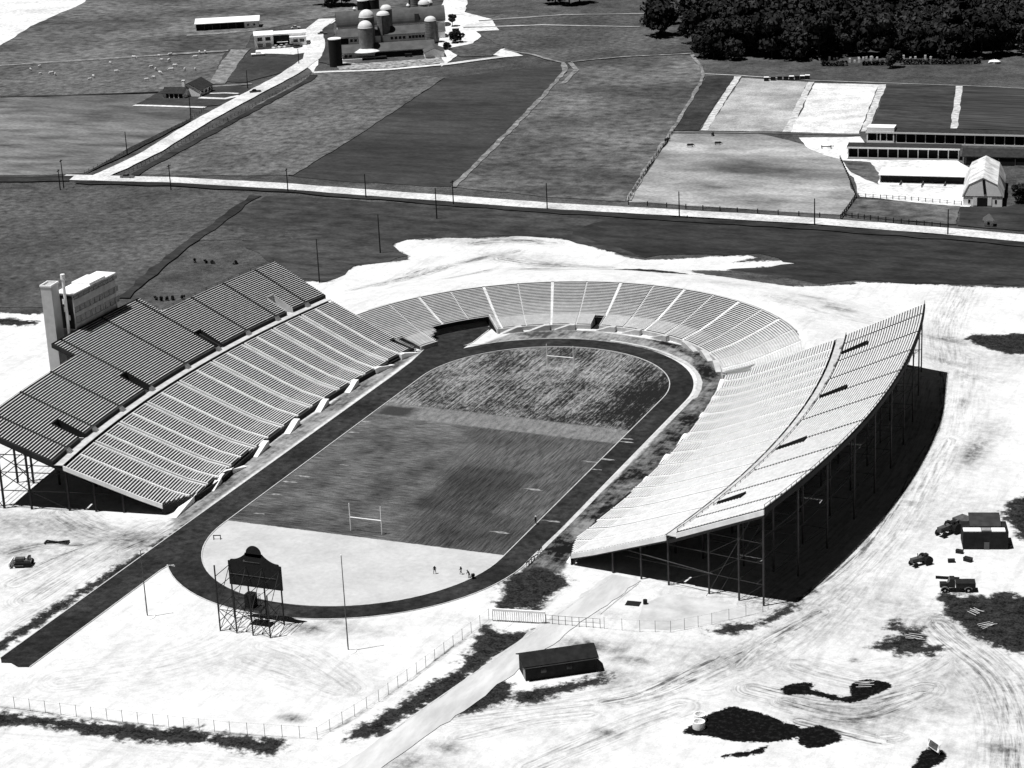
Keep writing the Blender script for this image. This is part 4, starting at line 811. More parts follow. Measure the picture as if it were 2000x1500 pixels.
sheet('garden_plot', [(-3.1,422.3),(23.5,424.5),(37.7,346.0),(8.9,343.4)], M_plotD, .3, 4); sheet('garden_plot', [(26.7,424.0),(79.7,422.4),(89.9,349.6),(39.6,347.3)], M_plotE, .3, 4)
for a in ([(-67.5,430.7),(-49.5,327.3)], [(-34.7,423.7),(-18.9,330.3)], [(-5.0,423.1),(8.4,336.2)], [(25.1,424.8),(38.6,347.1)]): ribbon('garden_path', a, 2.6, mat('worn_path', .28, .70, .5, detail=7), .3)
for a in ([(-82.9,434.0),(-68.4,432.8),(-34.3,427.1),(-4.7,426.4),(26.1,426.0),(70.1,422.8)], [(-60.6,322.5),(-34.4,326.5),(8.2,330.9)]): ribbon('garden_path', a, 1.1, M_past, .25)
sheet('yard_ground', [(-12.0,321.9),(9.0,327.6),(13.5,316.6),(9.9,309.2),(13.2,292.1),(49.9,297.0),(56.2,286.7),(66.5,242.5),(65.8,233.7),(30.2,240.9),(24.6,258.0),(10.7,291.6),(1.4,299.4),(-3.7,304.9)], M_farmyard, .6, 4)
sheet('barn_lawn', [(11.1,290.0),(21.9,289.1),(28.8,273.6),(32.1,258.2),(26.2,264.2),(19.2,273.2)], M_rough2, .5, 3); sheet('barn_lawn', [(29.6,238.0),(43.9,238.3),(63.2,235.8),(66.4,213.4),(49.3,214.6),(30.9,218.2)], M_rough2, .5, 4)
sheet('barn_lawn', [(63.3,235.1),(76.3,236.6),(81.0,245.6),(94.7,258.7),(101.6,212.1),(85.5,210.3),(66.9,212.3)], M_scrub, .5, 4); sheet('barn_lawn', [(65.4,311.9),(86.1,315.9),(96.1,248.9),(78.7,245.1)], M_weed, .5, 4)
sheet('worn_ground', [(-639.7,574.6),(-560.8,582.7),(-494.3,604.0),(-482.3,576.5),(-466.6,505.2),(-447.2,451.0),(-455.1,345.7)], M_farmyard, .8, 6)
sheet('farmyard', [(-308.9,457.7),(-300.8,462.9),(-290.9,469.7),(-309.9,506.7),(-313.7,539.3),(-310.3,542.8),(-301.8,510.6),(-281.6,471.0),(-266.4,438.9),(-252.2,406.6),(-263.7,421.8),(-276.4,449.1),(-288.5,449.9),(-304.8,450.3)], M_farmyard, .5, 4)
sheet('farmyard', [(-245.3,529.5),(-263.0,564.0),(-265.2,582.9),(-230.9,555.3),(-213.9,524.7),(-224.1,520.5),(-215.8,507.4),(-209.9,472.9),(-202.8,438.3),(-202.6,432.2),(-214.3,451.6)], M_farmyard, .5, 4); sheet('farmyard', [(-195.7,473.6),(-191.8,478.0),(-176.1,462.2),(-183.2,457.4),(-191.1,462.6)], M_farmyard, .4, 3); sheet('barnyard_weeds', [(-257.3,437.7),(-245.1,417.3),(-224.6,425.2),(-204.8,440.5),(-212.0,453.2),(-218.0,448.5),(-243.1,432.3)], mat('trampled_weeds', .04, .5, .5, detail=7), .4, 3)
sheet('lawn', [(-310.6,524.4),(-307.0,534.0),(-252.1,426.0),(-264.0,434.2),(-282.2,473.6)], M_lawn, .4, 3); sheet('lawn', [(-302.5,424.7),(-304.1,449.0),(-286.6,446.3),(-281.1,455.0),(-271.7,438.1),(-267.9,411.3),(-273.4,384.4),(-286.2,384.7)], M_lawn, .5, 4); sheet('lawn', [(-218.9,474.3),(-211.5,491.4),(-193.9,483.0),(-190.5,460.1),(-203.6,455.7)], M_weed, .5, 4)
sheet('lawn', [(-301.3,363.9),(-291.6,370.0),(-272.2,377.7),(-258.5,366.5),(-258.0,339.6),(-269.4,330.3),(-296.6,331.8)], M_lawn, .5, 4)
ribbon('driveway', [(-317.8,459.1),(-306.5,430.5),(-284.6,379.2)], 9, M_dirt, .4, w1=7); ribbon('driveway', [(-276.3,350.3),(-264.0,350.2),(-261.2,357.2)], 3, M_gravel, .2); ribbon('front_path', [(-276.5,359.1),(-270.3,361.2),(-263.9,361.2)], 1.6, M_gravel, .1); ribbon('farm_lane', [(-461.7,390.6),(-413.3,403.0),(-372.5,426.0),(-341.9,443.7),(-321.8,454.5)], 4.5, M_dirt, .3)
ribbon('farm_lane', [(-305.4,365.5),(-286.5,372.0),(-268.9,381.7)], 2.5, M_dirt, .3); ribbon('stone_edging', [(-296.1,330.9),(-279.8,331.6),(-263.0,332.4)], 2.6, M_farmyard, .5); ribbon('barn_apron', [(-365.6,490.7),(-351.3,498.4),(-338.3,509.0)], 6, M_dirt, .5)
ribbon('farm_lane', [(-105.3,225.8),(-115.6,283.3),(-123.7,328.4),(-132.8,376.6),(-143.8,430.4),(-151.7,448.3),(-172.9,465.2),(-190.8,475.6)], 2.0, M_dirt, .5); ribbon('farm_lane', [(-148.5,448.8),(-140.0,433.3),(-134.3,403.4)], 2.2, M_dirt, .4); ribbon('farm_lane', [(-149.2,451.2),(-129.8,466.4),(-102.9,477.7)], 1.6, M_dirt, .3)
ribbon('farm_lane', [(-41.0,220.1),(-50.3,265.2),(-60.5,323.4),(-71.5,380.8),(-81.6,428.5),(-88.8,448.2),(-101.7,475.4)], 1.5, M_dirt, .4); ribbon('farm_lane', [(-169.3,230.0),(-176.7,298.2),(-191.2,409.0)], 2.0, M_rough, .4); ribbon('farm_lane', [(-253.9,409.9),(-222.9,421.8),(-202.8,437.1),(-183.7,458.6)], 4, M_gravel, .4)
ribbon('farm_lane', [(-144.4,81.6),(-154.4,123.4),(-160.9,162.7),(-166.8,200.3)], 3.2, M_scrub, .9); ribbon('dirt_road', [(-256.6,564.7),(-275.2,611.8),(-294.9,663.4)], 13, M_farmyard, .5); ribbon('farm_lane', [(-234.9,548.7),(-199.2,571.3),(-159.2,578.9)], 3, M_past, .6); ribbon('farm_lane', [(-234.6,529.4),(-198.2,541.2),(-148.8,541.5)], 2.2, M_past, .5)
ribbon('field_edge', [(-366.2,336.3),(-327.7,348.3),(-301.0,358.3)], 1.6, M_scrub, .4); ribbon('verge_grass', [(-241.2,205.1),(-205.7,208.6),(-159.8,209.2),(-128.7,207.0),(-96.6,204.0),(-61.6,202.0),(-17.6,201.1),(26.0,200.0),(66.8,197.6),(104.4,194.0)], 5, M_scrub, .8)
ribbon('main_road', [(-250.9,210.1),(-236.8,211.5),(-209.4,214.8),(-162.7,214.5),(-131.3,212.2),(-99.4,210.4),(-64.1,208.2),(-20.0,208.4),(23.9,207.7),(65.4,204.5),(103.6,199.0),(146.5,193.2)], 7.6, M_gravel, .25)
ribbon('main_road', [(-331.1,192.0),(-291.0,198.7),(-260.4,205.0),(-246.2,209.5)], 8, M_scrub, .5)
ribbon('side_road', [(-237.6,211.3),(-237.9,227.3),(-240.2,254.8),(-249.6,302.7),(-257.4,360.0),(-263.2,404.9),(-271.0,440.8),(-283.9,470.6),(-307.5,512.9),(-316.2,545.2)], 6.8, M_gravel, .25, w1=9)
ribbon('road_verge', [(-226.0,218.4),(-230.5,249.7),(-235.7,296.5),(-241.6,344.5),(-247.1,390.9),(-250.6,404.4)], 3.4, M_scrub, .5)
sheet('road_verge', [(-245.2,216.1),(-247.2,248.2),(-254.9,306.6),(-257.0,310.1),(-254.4,278.1),(-252.5,256.7)], M_scrub, .3, 4)

# ------------------------------------------------------------ power poles
def pole(p, h, label, arm=True):
    o = thing('power_pole', label, 'power pole', (p[0],p[1],0), R(random.uniform(-14,14))+R(95), 'power poles along the roads')
    MB().cyl((0,0,-.02),(0,0,h),.22,.15,8).build('pole', M_wood, o)
    if arm:
        MB().box(-1.2,1.2,-.08,.08,h-.6,h-.42).build('crossarm', M_wood, o)
        for x in (-1.05,-.45,.45,1.05): MB().cyl((x,0,h-.42),(x,0,h-.16),.05,.04,6).build('insulator', M_mach, o)
for p, h, arm, lb in (([(-240.9,196.6)][0],11,1,'leftmost dark power pole, right beside another where the two roads meet'), ([(-240.4,193.7)][0],8,1,'short dark power pole close beside a taller one at the road junction'), ([(-247.4,248.1)][0],9.5,0,'power pole left of the slanting side road, between hay field and road'),
 ([(-257.3,311.1)][0],9.6,0,'power pole in front of the small white farmhouse'), ([(-265.5,372.0)][0],8.6,0,'power pole beside the lawn, between the farmhouse and the long white-roofed shed'), ([(-270.7,428.2)][0],7.5,0,'power pole at the farmyard entrance, just left of the black silo'), ([(-201.3,202.6)][0],9.6,1,'power pole beside the main road, right of the car at the junction'),
 ([(-158.6,207.9)][0],9,1,'power pole by the main road at the left corner of the dark crop field'), ([(-128.1,205.7)][0],9,0,'power pole by the main road in front of the dark crop field'), ([(-93.2,185.7)][0],11,0,'power pole in the weeds just below the road, where the pale lane meets it'), ([(-95.3,203.5)][0],9,1,'power pole by the road where the pale farm lane ends'),
 ([(-92.9,143.7)][0],13,0,'thin pole in the dark grass above the white sand spit'), ([(-96.3,110.4)][0],14,0,'thin pole at the sand edge behind the far end of the left grandstand'), ([(-62.8,204.4)][0],9.5,0,'power pole by the main road near the middle of the meadow'), ([(-17.9,203.0)][0],9.3,1,'power pole by the main road in front of the bleached pasture'), ([(25.0,204.2)][0],9,0,'power pole by the main road near the corner of the pasture fence'), ([(66.3,201.1)][0],8.6,0,'rightmost power pole, by the main road left of the gambrel barn')):
    pole(p, h*.93, lb, arm)
pt = thing('post', 'lone stub post in the meadow beside the side road', 'post', (*[(-238.4,307.6)][0],0)); MB().cyl((0,0,-.02),(0,0,1.9),.14,.1,6).build('stake', M_wood, pt)

# ------------------------------------------------------------ fences
def fence(name, label, pts, sp_=3.0, h=1.2, pw=.12, rails=(.5,1.05), rw=.05, mp=None, mr_=None, maxp=100):
    o = thing(name, label, 'fence', (pts[0][0],pts[0][1],0)); ox, oy = pts[0]
    tot = sum(math.dist(a, b) for a, b in zip(pts[:-1], pts[1:])); sp_ = max(sp_, tot/(maxp-3))
    rl = MB(); proto = MB().box(-pw/2,pw/2,-pw/2,pw/2,-.02,h); pm = None
    for a, b in zip(pts[:-1], pts[1:]):
        L = math.dist(a, b); n = max(1, int(L/sp_+.5))
        for i in range(n+(1 if b == pts[-1] else 0)):
            x, y = a[0]+(b[0]-a[0])*i/n-ox, a[1]+(b[1]-a[1])*i/n-oy
            if pm is None: q = proto.build('post', mp or M_post, o); pm = q.data
            else: q = bpy.data.objects.new('post', pm); COL.objects.link(q); q.parent = o
            q.location = (x,y,0)
        for z in rails: rl.bar((a[0]-ox,a[1]-oy,z),(b[0]-ox,b[1]-oy,z),rw)
    rl.build('rail', mr_ or mp or M_post, o); return o
fence('chain_link_fence', 'thin wire fence on posts closing off the sand along the bottom left', [(-30.4,-143.8),(-27.4,-143.7),(-12.2,-142.9),(2.4,-141.7),(16.3,-140.2),(31.3,-137.5)], 3.0, 2.3, .06, (.05,2.2), .014, M_mach)
fence('chain_link_fence', 'thin wire fence slanting up beside the paved road to the white gate', [(31.3,-137.5),(35.2,-122.2),(37.9,-104.9),(40.4,-86.3)], 3.0, 2.3, .06, (.05,2.2), .014, M_mach)
fence('chain_link_fence', 'thin wire fence from the white gate to the back of the bright stand', [(62.1,-83.6),(68.7,-82.9),(74.1,-81.5),(80.2,-76.2),(87.5,-68.3),(88.1,-66.9)], 3.2, 2.3, .06, (.05,2.2), .014, M_mach)
ft = fence('entrance_fence', 'low turnstile fence between the white gate and the wire fence', [(51.2,-84.8),(53.6,-84.6),(56.1,-84.3),(58.7,-83.9),(61.3,-83.6)], 1.1, 1.9, .08, (1.0,1.85), .05, M_mach)
gt = thing('entrance_gate', 'white barred gate with a broad top rail, left of the turnstiles', 'gate', (*[(41.3,-86.5)][0],0)); g1 = [(51.1,-84.9)][0]; dx, dy = g1[0]-gt.location.x, g1[1]-gt.location.y
m_ = MB(); m_.bar((0,0,2.35),(dx,dy,2.35),.35,.42); m_.build('top_rail', M_white, gt); m_ = MB(); m_.bar((0,0,.15),(dx,dy,.15),.08); m_.build('bottom_rail', M_mach, gt)
for i in range(25): u = i/24; MB().box(dx*u-.04,dx*u+.04,dy*u-.04,dy*u+.04,-.02,2.2).build('bar', M_conc if i % 6 else M_mach, gt)
fence('wire_fence', 'post and wire fence along the left of the slanting side road', [(-246.1,217.5),(-249.6,252.0),(-256.0,308.3),(-262.4,331.5)], 3.6, 1.3, .12, (.6,1.15), .035)
fence('wire_fence', 'post and wire fence along the right of the slanting side road', [(-229.5,215.3),(-233.1,243.3),(-238.9,290.3),(-244.9,341.8),(-252.2,406.6)], 3.6, 1.3, .12, (.6,1.15), .035)
fence('wire_fence', 'post and wire fence between the pasture and the main road', [(-39.4,216.3),(-19.7,215.1),(-2.5,214.2),(17.4,214.0),(30.9,213.1)], 6, 1.6, .26, (.7,1.3), .05, M_wood)
fence('wire_fence', 'short fence climbing from the road to the pasture corner', [(30.9,213.1),(29.9,228.6),(28.9,240.6)], 3, 1.6, .26, (.5,1.0,1.4), .12, M_wood)
fence('wire_fence', 'short fence between the pasture and the barn yard', [(28.9,240.6),(19.4,268.0),(10.8,291.6)], 3, 1.5, .24, (.6,1.2), .1, M_wood)
fence('board_fence', 'dark fence of close posts along the road below the barn', [(31.8,215.9),(40.0,213.8),(50.0,211.6),(59.7,210.0),(64.8,209.3)], 2.4, 1.6, .26, (.5,.9,1.3), .10, M_wood)
fence('board_fence', 'pale fence across the barn yard', [(29.6,240.7),(36.9,240.2),(46.9,239.6),(63.2,237.1)], 2.2, 1.5, .2, (.7,1.3), .07)
fence('wire_fence', 'far post fence between the meadow and the pasture', [(-41.2,221.4),(-50.3,268.3),(-59.7,323.6)], 5, 1.4, .2, (.6,1.1), .06, M_wood)

# ------------------------------------------------------------ farm buildings
def gable(o, L, D, eave, ridge, wall, roof, oh=.4, x0=0, y0=0, axis='x', wname='wall', rname='roof'):
    """walls x0..x0+L by y0..y0+D with a ridge along x (or y)"""
    w_ = MB(); r_ = MB(); t = .22
    if axis == 'x':
        w_.prism([(y0,-.02),(y0+D,-.02),(y0+D,eave),(y0+D/2,ridge),(y0,eave)], x0, x0+L, axis='x')
        s = (ridge-eave)/(D/2); e = eave-s*oh
        r_.prism([(y0-oh,e+.02),(y0+D/2,ridge+.02),(y0+D+oh,e+.02),(y0+D+oh,e+t),(y0+D/2,ridge+t+.03),(y0-oh,e+t)], x0-oh, x0+L+oh, axis='x')
    else:
        w_.prism([(x0,-.02),(x0+L,-.02),(x0+L,eave),(x0+L/2,ridge),(x0,eave)], y0, y0+D)
        s = (ridge-eave)/(L/2); e = eave-s*oh
        r_.prism([(x0-oh,e+.02),(x0+L/2,ridge+.02),(x0+L+oh,e+.02),(x0+L+oh,e+t),(x0+L/2,ridge+t+.03),(x0-oh,e+t)], y0-oh, y0+D+oh)
    a = w_.build(wname, wall, o); b = r_.build(rname, roof, o); return a, b
def windows(o, xs, z0, z1, wd, y=0.0, m=None, frame=True, side='y', mf=None):
    for x in xs:
        q = MB(); f = MB()
        if side == 'y':
            q.box(x-wd/2,x+wd/2,y-.06,y-.005,z0,z1)
            for a, b, c, d in ((x-wd/2-.12,x+wd/2+.12,z0-.14,z0),(x-wd/2-.12,x+wd/2+.12,z1,z1+.12),(x-wd/2-.12,x-wd/2,z0,z1),(x+wd/2,x+wd/2+.12,z0,z1)): f.box(a,b,y-.1,y-.004,c,d)
        else:
            q.box(y+.005,y+.06,x-wd/2,x+wd/2,z0,z1); f.box(y+.004,y+.1,x-wd/2-.1,x+wd/2+.1,z0-.12,z0)
        w_ = q.build('window', m or M_glass, o)
        if frame: f.build('frame', mf or M_white, w_)
UF = R(29)
# farmhouse with its wing
fh = thing('farmhouse', 'small white farmhouse with dark roof and a low porch wing beside the side road', 'house', (*[(-277.2,352.3)][0],0), R(96))
gable(fh, 13, 10.0, 3.0, 5.8, M_white, M_dkroof, axis='x')
windows(fh, (2.6,6.2,9.6), .9, 2.3, 2.0); MB().box(11.6,12.6,-.08,-.005,0,2.1).build('door', M_dkroof, fh)
ch = MB(); ch.box(-.9,-.05,6.2,7.4,-.02,7.0); ch.box(-1.0,.05,6.1,7.5,7.0,7.25); ch.build('chimney', M_white, fh)
gable(fh, 6.0, 9.5, 2.4, 4.3, M_white, M_dkroof, x0=-4.2, y0=5.5, axis='y', wname='wing_wall', rname='wing_roof')
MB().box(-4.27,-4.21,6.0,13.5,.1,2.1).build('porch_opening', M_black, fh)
for y in (7.8,9.9,12.0): MB().box(-4.36,-4.28,y-.15,y+.15,0,2.35).build('porch_post', M_white, fh)
# long white shed
ls = thing('cattle_shed', 'long low shed with a white roof and dark open front, far left field', 'shed', (*[(-368.0,503.7)][0],0), R(27))
L_ = 31.0
m_ = MB(); m_.box(0,L_,8.3,8.5,-.02,3.6); m_.box(-.02,.18,.02,8.3,-.02,3.4); m_.box(L_-.2,L_,0,8.3,-.02,3.4); m_.box(L_-7.0,L_-.2,0.02,.2,-.02,3.3); m_.build('wall', M_white, ls)
m_ = MB(); m_.hexa([(-.5,-.7,3.35),(L_+.5,-.7,3.35),(L_+.5,8.9,4.6),(-.5,8.9,4.6)],[(-.5,-.7,3.6),(L_+.5,-.7,3.6),(L_+.5,8.9,4.85),(-.5,8.9,4.85)]); m_.build('roof', M_white, ls)
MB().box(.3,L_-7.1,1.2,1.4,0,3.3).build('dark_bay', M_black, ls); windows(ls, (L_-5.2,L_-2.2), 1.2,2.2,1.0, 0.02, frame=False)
for i in range(7): MB().box(.2+3.9*i,.4+3.9*i,-.1,.1,0,3.3).build('post', M_mgrey, ls)
# two storey garage
ga = thing('farm_office', 'white flat-roofed two storey building with big dark windows, left of the silos', 'building', (*[(-311.2,461.4)][0],0), R(30))
m_ = MB(); m_.box(0,8.6,0,12,-.02,6.0); m_.box(8.6,24,3.2,12,-.02,5.6); m_.box(16.5,24,.4,3.2,-.02,4.2); m_.build('wall', M_white, ga)
m_ = MB(); m_.box(-.4,9.0,-.5,12.4,6.0,6.35); m_.box(9.0,24.4,2.8,12.4,5.6,5.9); m_.box(16.2,24.4,0,2.8,4.2,4.45); m_.build('roof', M_fasc, ga)
for z in (.8,3.6): windows(ga, (2.4,6.2), z, z+1.7, 2.4)
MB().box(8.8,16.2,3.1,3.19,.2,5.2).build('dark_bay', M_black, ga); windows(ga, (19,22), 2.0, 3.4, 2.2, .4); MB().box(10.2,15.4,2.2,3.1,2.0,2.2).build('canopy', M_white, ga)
# silos
def silo(p, r, h, label, mbody, mdome, dome=.8, hoops=True, mtop=None, flare=False, chute=True):
    o = thing('silo', label, 'silo', (p[0],p[1],0), R(random.uniform(0,360)), 'farm silos')
    pr = [(r,-.02)]; n = int(h/1.1)
    for i in range(1, n+1):
        z = h*i/n; pr += [(r,z-.12),(r+.07,z-.10),(r+.07,z-.02),(r,z)] if hoops else [(r,z)]
    MB().lathe(pr, n=28).build('body', mbody, o)
    if dome > 0: MB().lathe([(r+.12,h+.01),(r+.12,h+.15)]+[(r*cos(R(a)), h+.15+r*dome*sin(R(a))) for a in range(6,88,9)]+[(.3,h+.15+r*dome)], n=28).build('dome', mdome, o)
    else: MB().lathe([(r+.1,h+.01),(r+.1,h+.35),(r-.3,h+.5),(.2,h+.6)], n=28).build('cap', mdome, o)
    if chute: m_ = MB(); m_.box(-.5,.5,r-.02,r+.75,0,h*.97); c = m_.build('chute', mbody, o)
    if flare: MB().lathe([(r+.06,3.9),(r+3.6,2.9),(r+3.6,3.2),(r+.06,4.3)], n=32).build('skirt_roof', M_dome, o)
silo([(-251.5,427.3)][0], 2.9, 12.0, 'tall tarry black silo with a thin white cap at the left front of the barns', M_black, M_white, 0, False, chute=False)
silo([(-247.1,449.4)][0], 3.3, 13.4, 'stout concrete silo with a white dome and a wide skirt roof, foremost of the row', M_silo, M_dome, .95, False, flare=True)
silo([(-263.7,484.3)][0], 3.55, 12.2, 'stoutest white-domed silo, directly behind the skirted one', M_silo, M_dome, .95)
silo([(-258.2,490.6)][0], 3.0, 12.3, 'hooped concrete silo with a stepped white top, right of the stout pair', M_silo, M_dome, .6); 
silo([(-263.0,504.1)][0], 2.7, 12.8, 'white-domed silo half hidden behind the stepped-top hooped one', M_silo, M_dome, .7)
silo([(-257.2,534.0)][0], 2.7, 10.6, 'hooped grey silo at the right end of the arched barn', M_silo, M_dome, .75)
silo([(-257.7,539.9)][0], 2.3, 10.2, 'slim silo tucked behind the hooped grey one at the arched barn end', M_silo, M_dome, .6)
silo([(-232.9,488.5)][0], 2.7, 10.4, 'hooped grey silo at the right end of the long low barns, nearer the yard', M_silo, M_dome, .75)
silo([(-307.5,568.5)][0], 3.0, 6.0, 'squat dark silo with a pale dome, left of a pair behind the arched barn', M_steel, M_dome, .5, False); silo([(-303.5,572.2)][0], 3.0, 6.2, 'squat dark silo with a pale dome, right of a pair behind the arched barn', M_steel, M_dome, .5, False)
silo([(-283.8,580.9)][0], 3.2, 9, 'hooped grey silo at the top edge behind the arched barn', M_silo, M_dome, .7)
# arched barn
ab = thing('arched_barn', 'long grey barn with a rounded arched roof behind the silos', 'barn', (*[(-290.7,506.2)][0],0), UF)
L_ = 52; D_ = 13
pf = [(D_/2-D_/2*cos(R(a))*1.02, 3.0+6.6*sin(R(a))) for a in range(0,181,10)]
m_ = MB(); m_.prism([(0,-.02),(D_,-.02)]+[(D_/2+D_/2*cos(R(a))*.98, 3.0+6.3*sin(R(a))) for a in range(0,181,10)], 0, L_, axis='x'); m_.build('wall', M_white, ab)
m_ = MB(); m_.prism(pf+[(D_/2+D_/2*cos(R(a))*.985, 3.02+6.4*sin(R(a))) for a in range(0,181,10)], -.4, L_+.4, axis='x'); m_.build('roof', M_mgrey, ab)
for x in (9,23,35,44): m_ = MB(); m_.lathe([(.55,9.5),(.55,10.5),(.9,10.55),(.5,11.1),(.2,11.5)], c=(x,D_/2), n=10); m_.build('roof_vent', M_white, ab)
MB().box(11.2,14.0,.0,3.4,5.2,8.2).build('dormer', M_black, ab); MB().box(37.5,39.5,-.1,2.2,3.2,7.4).build('chimney', M_mgrey, ab)
def lowbarn(p, L, D, e, r, label, ws, xs=None, ang=UF, z=(1.0,2.3)):
    o = thing('barn', label, 'barn', (p[0],p[1],0), ang, 'long low barns below the arched barn'); gable(o, L, D, e, r, M_white, M_mgrey)
    windows(o, ws, z[0], z[1], 1.25, frame=False); return o
b2 = lowbarn([(-275.5,477.3)][0], 50, 11, 3.4, 6.2, 'long low barn with a row of small dark windows, directly below the arched barn', [6.0+1.9*i for i in range(6)]+[25+1.9*i for i in range(4)]+[33.5+1.55*i for i in range(8)])
MB().box(.6,4.6,-.09,-.01,.2,2.8).build('door', M_black, b2)
b3 = lowbarn([(-255.4,440.5)][0], 42, 12, 3.0, 5.6, 'long grey-roofed barn with a dark open front, foremost behind the skirted silo', [2.0,4.0])
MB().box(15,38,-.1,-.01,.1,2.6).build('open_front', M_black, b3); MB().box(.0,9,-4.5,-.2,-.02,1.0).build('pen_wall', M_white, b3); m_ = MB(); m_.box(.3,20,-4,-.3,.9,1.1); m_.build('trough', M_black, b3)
eb_ = thing('end_shed', 'small white gable shed closing the right end of the open-fronted barn', 'shed', (*[(-218.3,449.8)][0],0), UF); gable(eb_, 8.4, 12, 2.7, 4.4, M_white, M_mgrey, axis='y')
for k, (q, lb) in enumerate((([(-228.3,453.4)][0],'small dark feed rack in the pale yard in front of the open barn'), ([(-234.2,519.2)][0],'dark wagon standing in the yard on the right of the silos'))):
    o = thing('wagon', lb, 'wagon', (*q,0), R(20)); MB().box(-1.6,1.6,-.9,.9,.7,1.5).build('body', M_black, o)
    for x in (-1.1,1.1): m_ = MB(); m_.cyl((x,-.95,.45),(x,.95,.45),.45,.45,10); m_.build('wheel', M_tyre, o)
# right hand farm
UR = R(5.5)
def longhouse(p, L, D, e, label, bays, ang, mr_=M_mgrey, step=None):
    o = thing('poultry_house', label, 'poultry house', (p[0],p[1],0), ang, 'long white poultry houses')
    m_ = MB(); m_.box(0,L,D-.2,D,-.02,e+.25); m_.box(-.01,.2,.2,D-.2,-.02,e); m_.box(L-.2,L+.01,.2,D-.2,-.02,e); m_.box(0,L,.0,.2,-.02,.45); m_.box(0,L,0,.2,e-.45,e); m_.build('wall', M_white, o)
    m_ = MB(); m_.hexa([(-.4,-.5,e),(L+.4,-.5,e),(L+.4,D+.3,e+.25),(-.4,D+.3,e+.25)],[(-.4,-.5,e+.22),(L+.4,-.5,e+.22),(L+.4,D+.3,e+.5),(-.4,D+.3,e+.5)]); m_.build('roof', M_dkroof, o)
    m_ = MB(); m_.box(-.4,L+.4,-.58,-.51,e-.35,e+.24); m_.build('fascia', M_white, o)
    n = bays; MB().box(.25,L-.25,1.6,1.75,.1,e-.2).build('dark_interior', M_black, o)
    for i in range(n+1): x = .12+(L-.24)*i/n; MB().box(x-.14,x+.14,-.03,.17,.45,e-.45).build('post', M_white, o)
    if step:
        a, b = step; m_ = MB(); m_.box(a,b,-.45,-.2,-.02,.9); m_.box(a,b,-.45,-.2,e-.2,e+1.7); m_.box(a,a+.35,-.45,-.2,.9,e-.2); m_.box(b-.35,b,-.45,-.2,.9,e-.2); m_.box((a+b)/2-.15,(a+b)/2+.15,-.45,-.2,.9,e-.2); m_.box(a,b,-.2,D,e+1.45,e+1.7); m_.box(a,b,-.2,D,e-.1,e+1.44) ; m_.build('end_block', M_white, o)
    return o
longhouse([(12.8,294.4)][0], 37.5, 5, 3.9, 'shorter white poultry house with eleven dark bays, nearest of the two', 11, R(6))
longhouse([(13.5,319.1)][0], 58, 5, 4.0, 'longer white poultry house with a taller end block, in front of the plots', 17, R(4.2), step=(0,9.6))
hs = thing('hog_shed', 'low lean-to shed with a brilliant white roof and dark open front beside the gambrel barn', 'shed', (*[(31.7,261.0)][0],0), R(5.5))
m_ = MB(); m_.box(0,28.6,7.8,8,-.02,3.2); m_.box(0,.2,0,7.8,-.02,2.2); m_.box(28.4,28.6,0,7.8,-.02,2.2); m_.build('wall', M_white, hs)
m_ = MB(); m_.hexa([(-.3,-.6,2.8),(28.9,-.6,2.8),(28.9,8.3,3.3),(-.3,8.3,3.3)],[(-.3,-.6,3.0),(28.9,-.6,3.0),(28.9,8.3,3.5),(-.3,8.3,3.5)]); m_.build('roof', M_white, hs)
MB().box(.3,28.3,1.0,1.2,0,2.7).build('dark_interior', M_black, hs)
for i in range(1,4): m_ = MB(); m_.box(7.1*i-.08,7.1*i+.08,-5.5,0,-.02,1.2); m_.build('pen_divider', M_mgrey, hs)
m_ = MB(); m_.box(4,8,-5.6,-5.4,0,.9); m_.box(14.6,18,-5.6,-5.4,0,.9); m_.box(18.6,24,-5.6,-5.4,0,.9); m_.build('pen_wall', M_white, hs)
gb = thing('gambrel_barn', 'big white gambrel-roofed barn with a dark doorway, at the right edge by the road', 'barn', (*[(63.8,236.6)][0],0), R(9))
L_, D_ = 11.8, 30
pr = [(0,-.02),(L_,-.02),(L_,3.3),(L_-1.7,6.9),(L_/2,9.0),(1.7,6.9),(0,3.3)]
MB().prism(pr, 0, D_).build('wall', M_white, gb)
o_ = [(L_+.5,3.0),(L_-1.5,7.05),(L_/2,9.25),(1.5,7.05),(-.5,3.0)]; i_ = [(-.2,2.95),(1.62,6.98),(L_/2,9.05),(L_-1.62,6.98),(L_+.2,2.95)]
MB().prism(o_+i_, -.12, D_+.5).build('roof', mat('weathered_white_roof', .40, .85, .35, detail=7), gb)
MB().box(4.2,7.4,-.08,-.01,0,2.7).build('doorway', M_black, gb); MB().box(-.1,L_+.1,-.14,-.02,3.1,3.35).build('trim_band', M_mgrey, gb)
windows(gb, (1.8,9.9), 1.0, 2.2, .6, frame=False); m_ = MB(); m_.prism([(5.6,8.6),(6.4,8.6),(7.0,3.9),(6.2,3.9)], -.12, -.02); m_.build('dark_diagonal', M_black, gb)  # slanting black strip on the gable front
for xx in (3.0,7.4): MB().box(xx,xx+1.2,-.16,-.02,.4,2.8).build('door', M_white, gb)
m_ = MB(); m_.hexa([(8.9,10,3.0),(12.5,10,3.0),(12.5,18,3.0),(8.9,18,3.0)],[(9.6,13.5,6.8),(10.6,13.5,6.8),(10.6,14.2,6.8),(9.6,14.2,6.8)]); m_.build('cross_gable', M_mgrey, gb)
wl_ = thing('machine_shed', 'dark-roofed open shed half hidden behind the gambrel barn', 'shed', (*[(52.6,292.1)][0],0), R(5)); gable(wl_, 46, 9, 3.0, 4.6, M_dim, M_dkroof); MB().box(.5,45.5,-.12,-.01,.1,2.7).build('open_front', M_black, wl_)
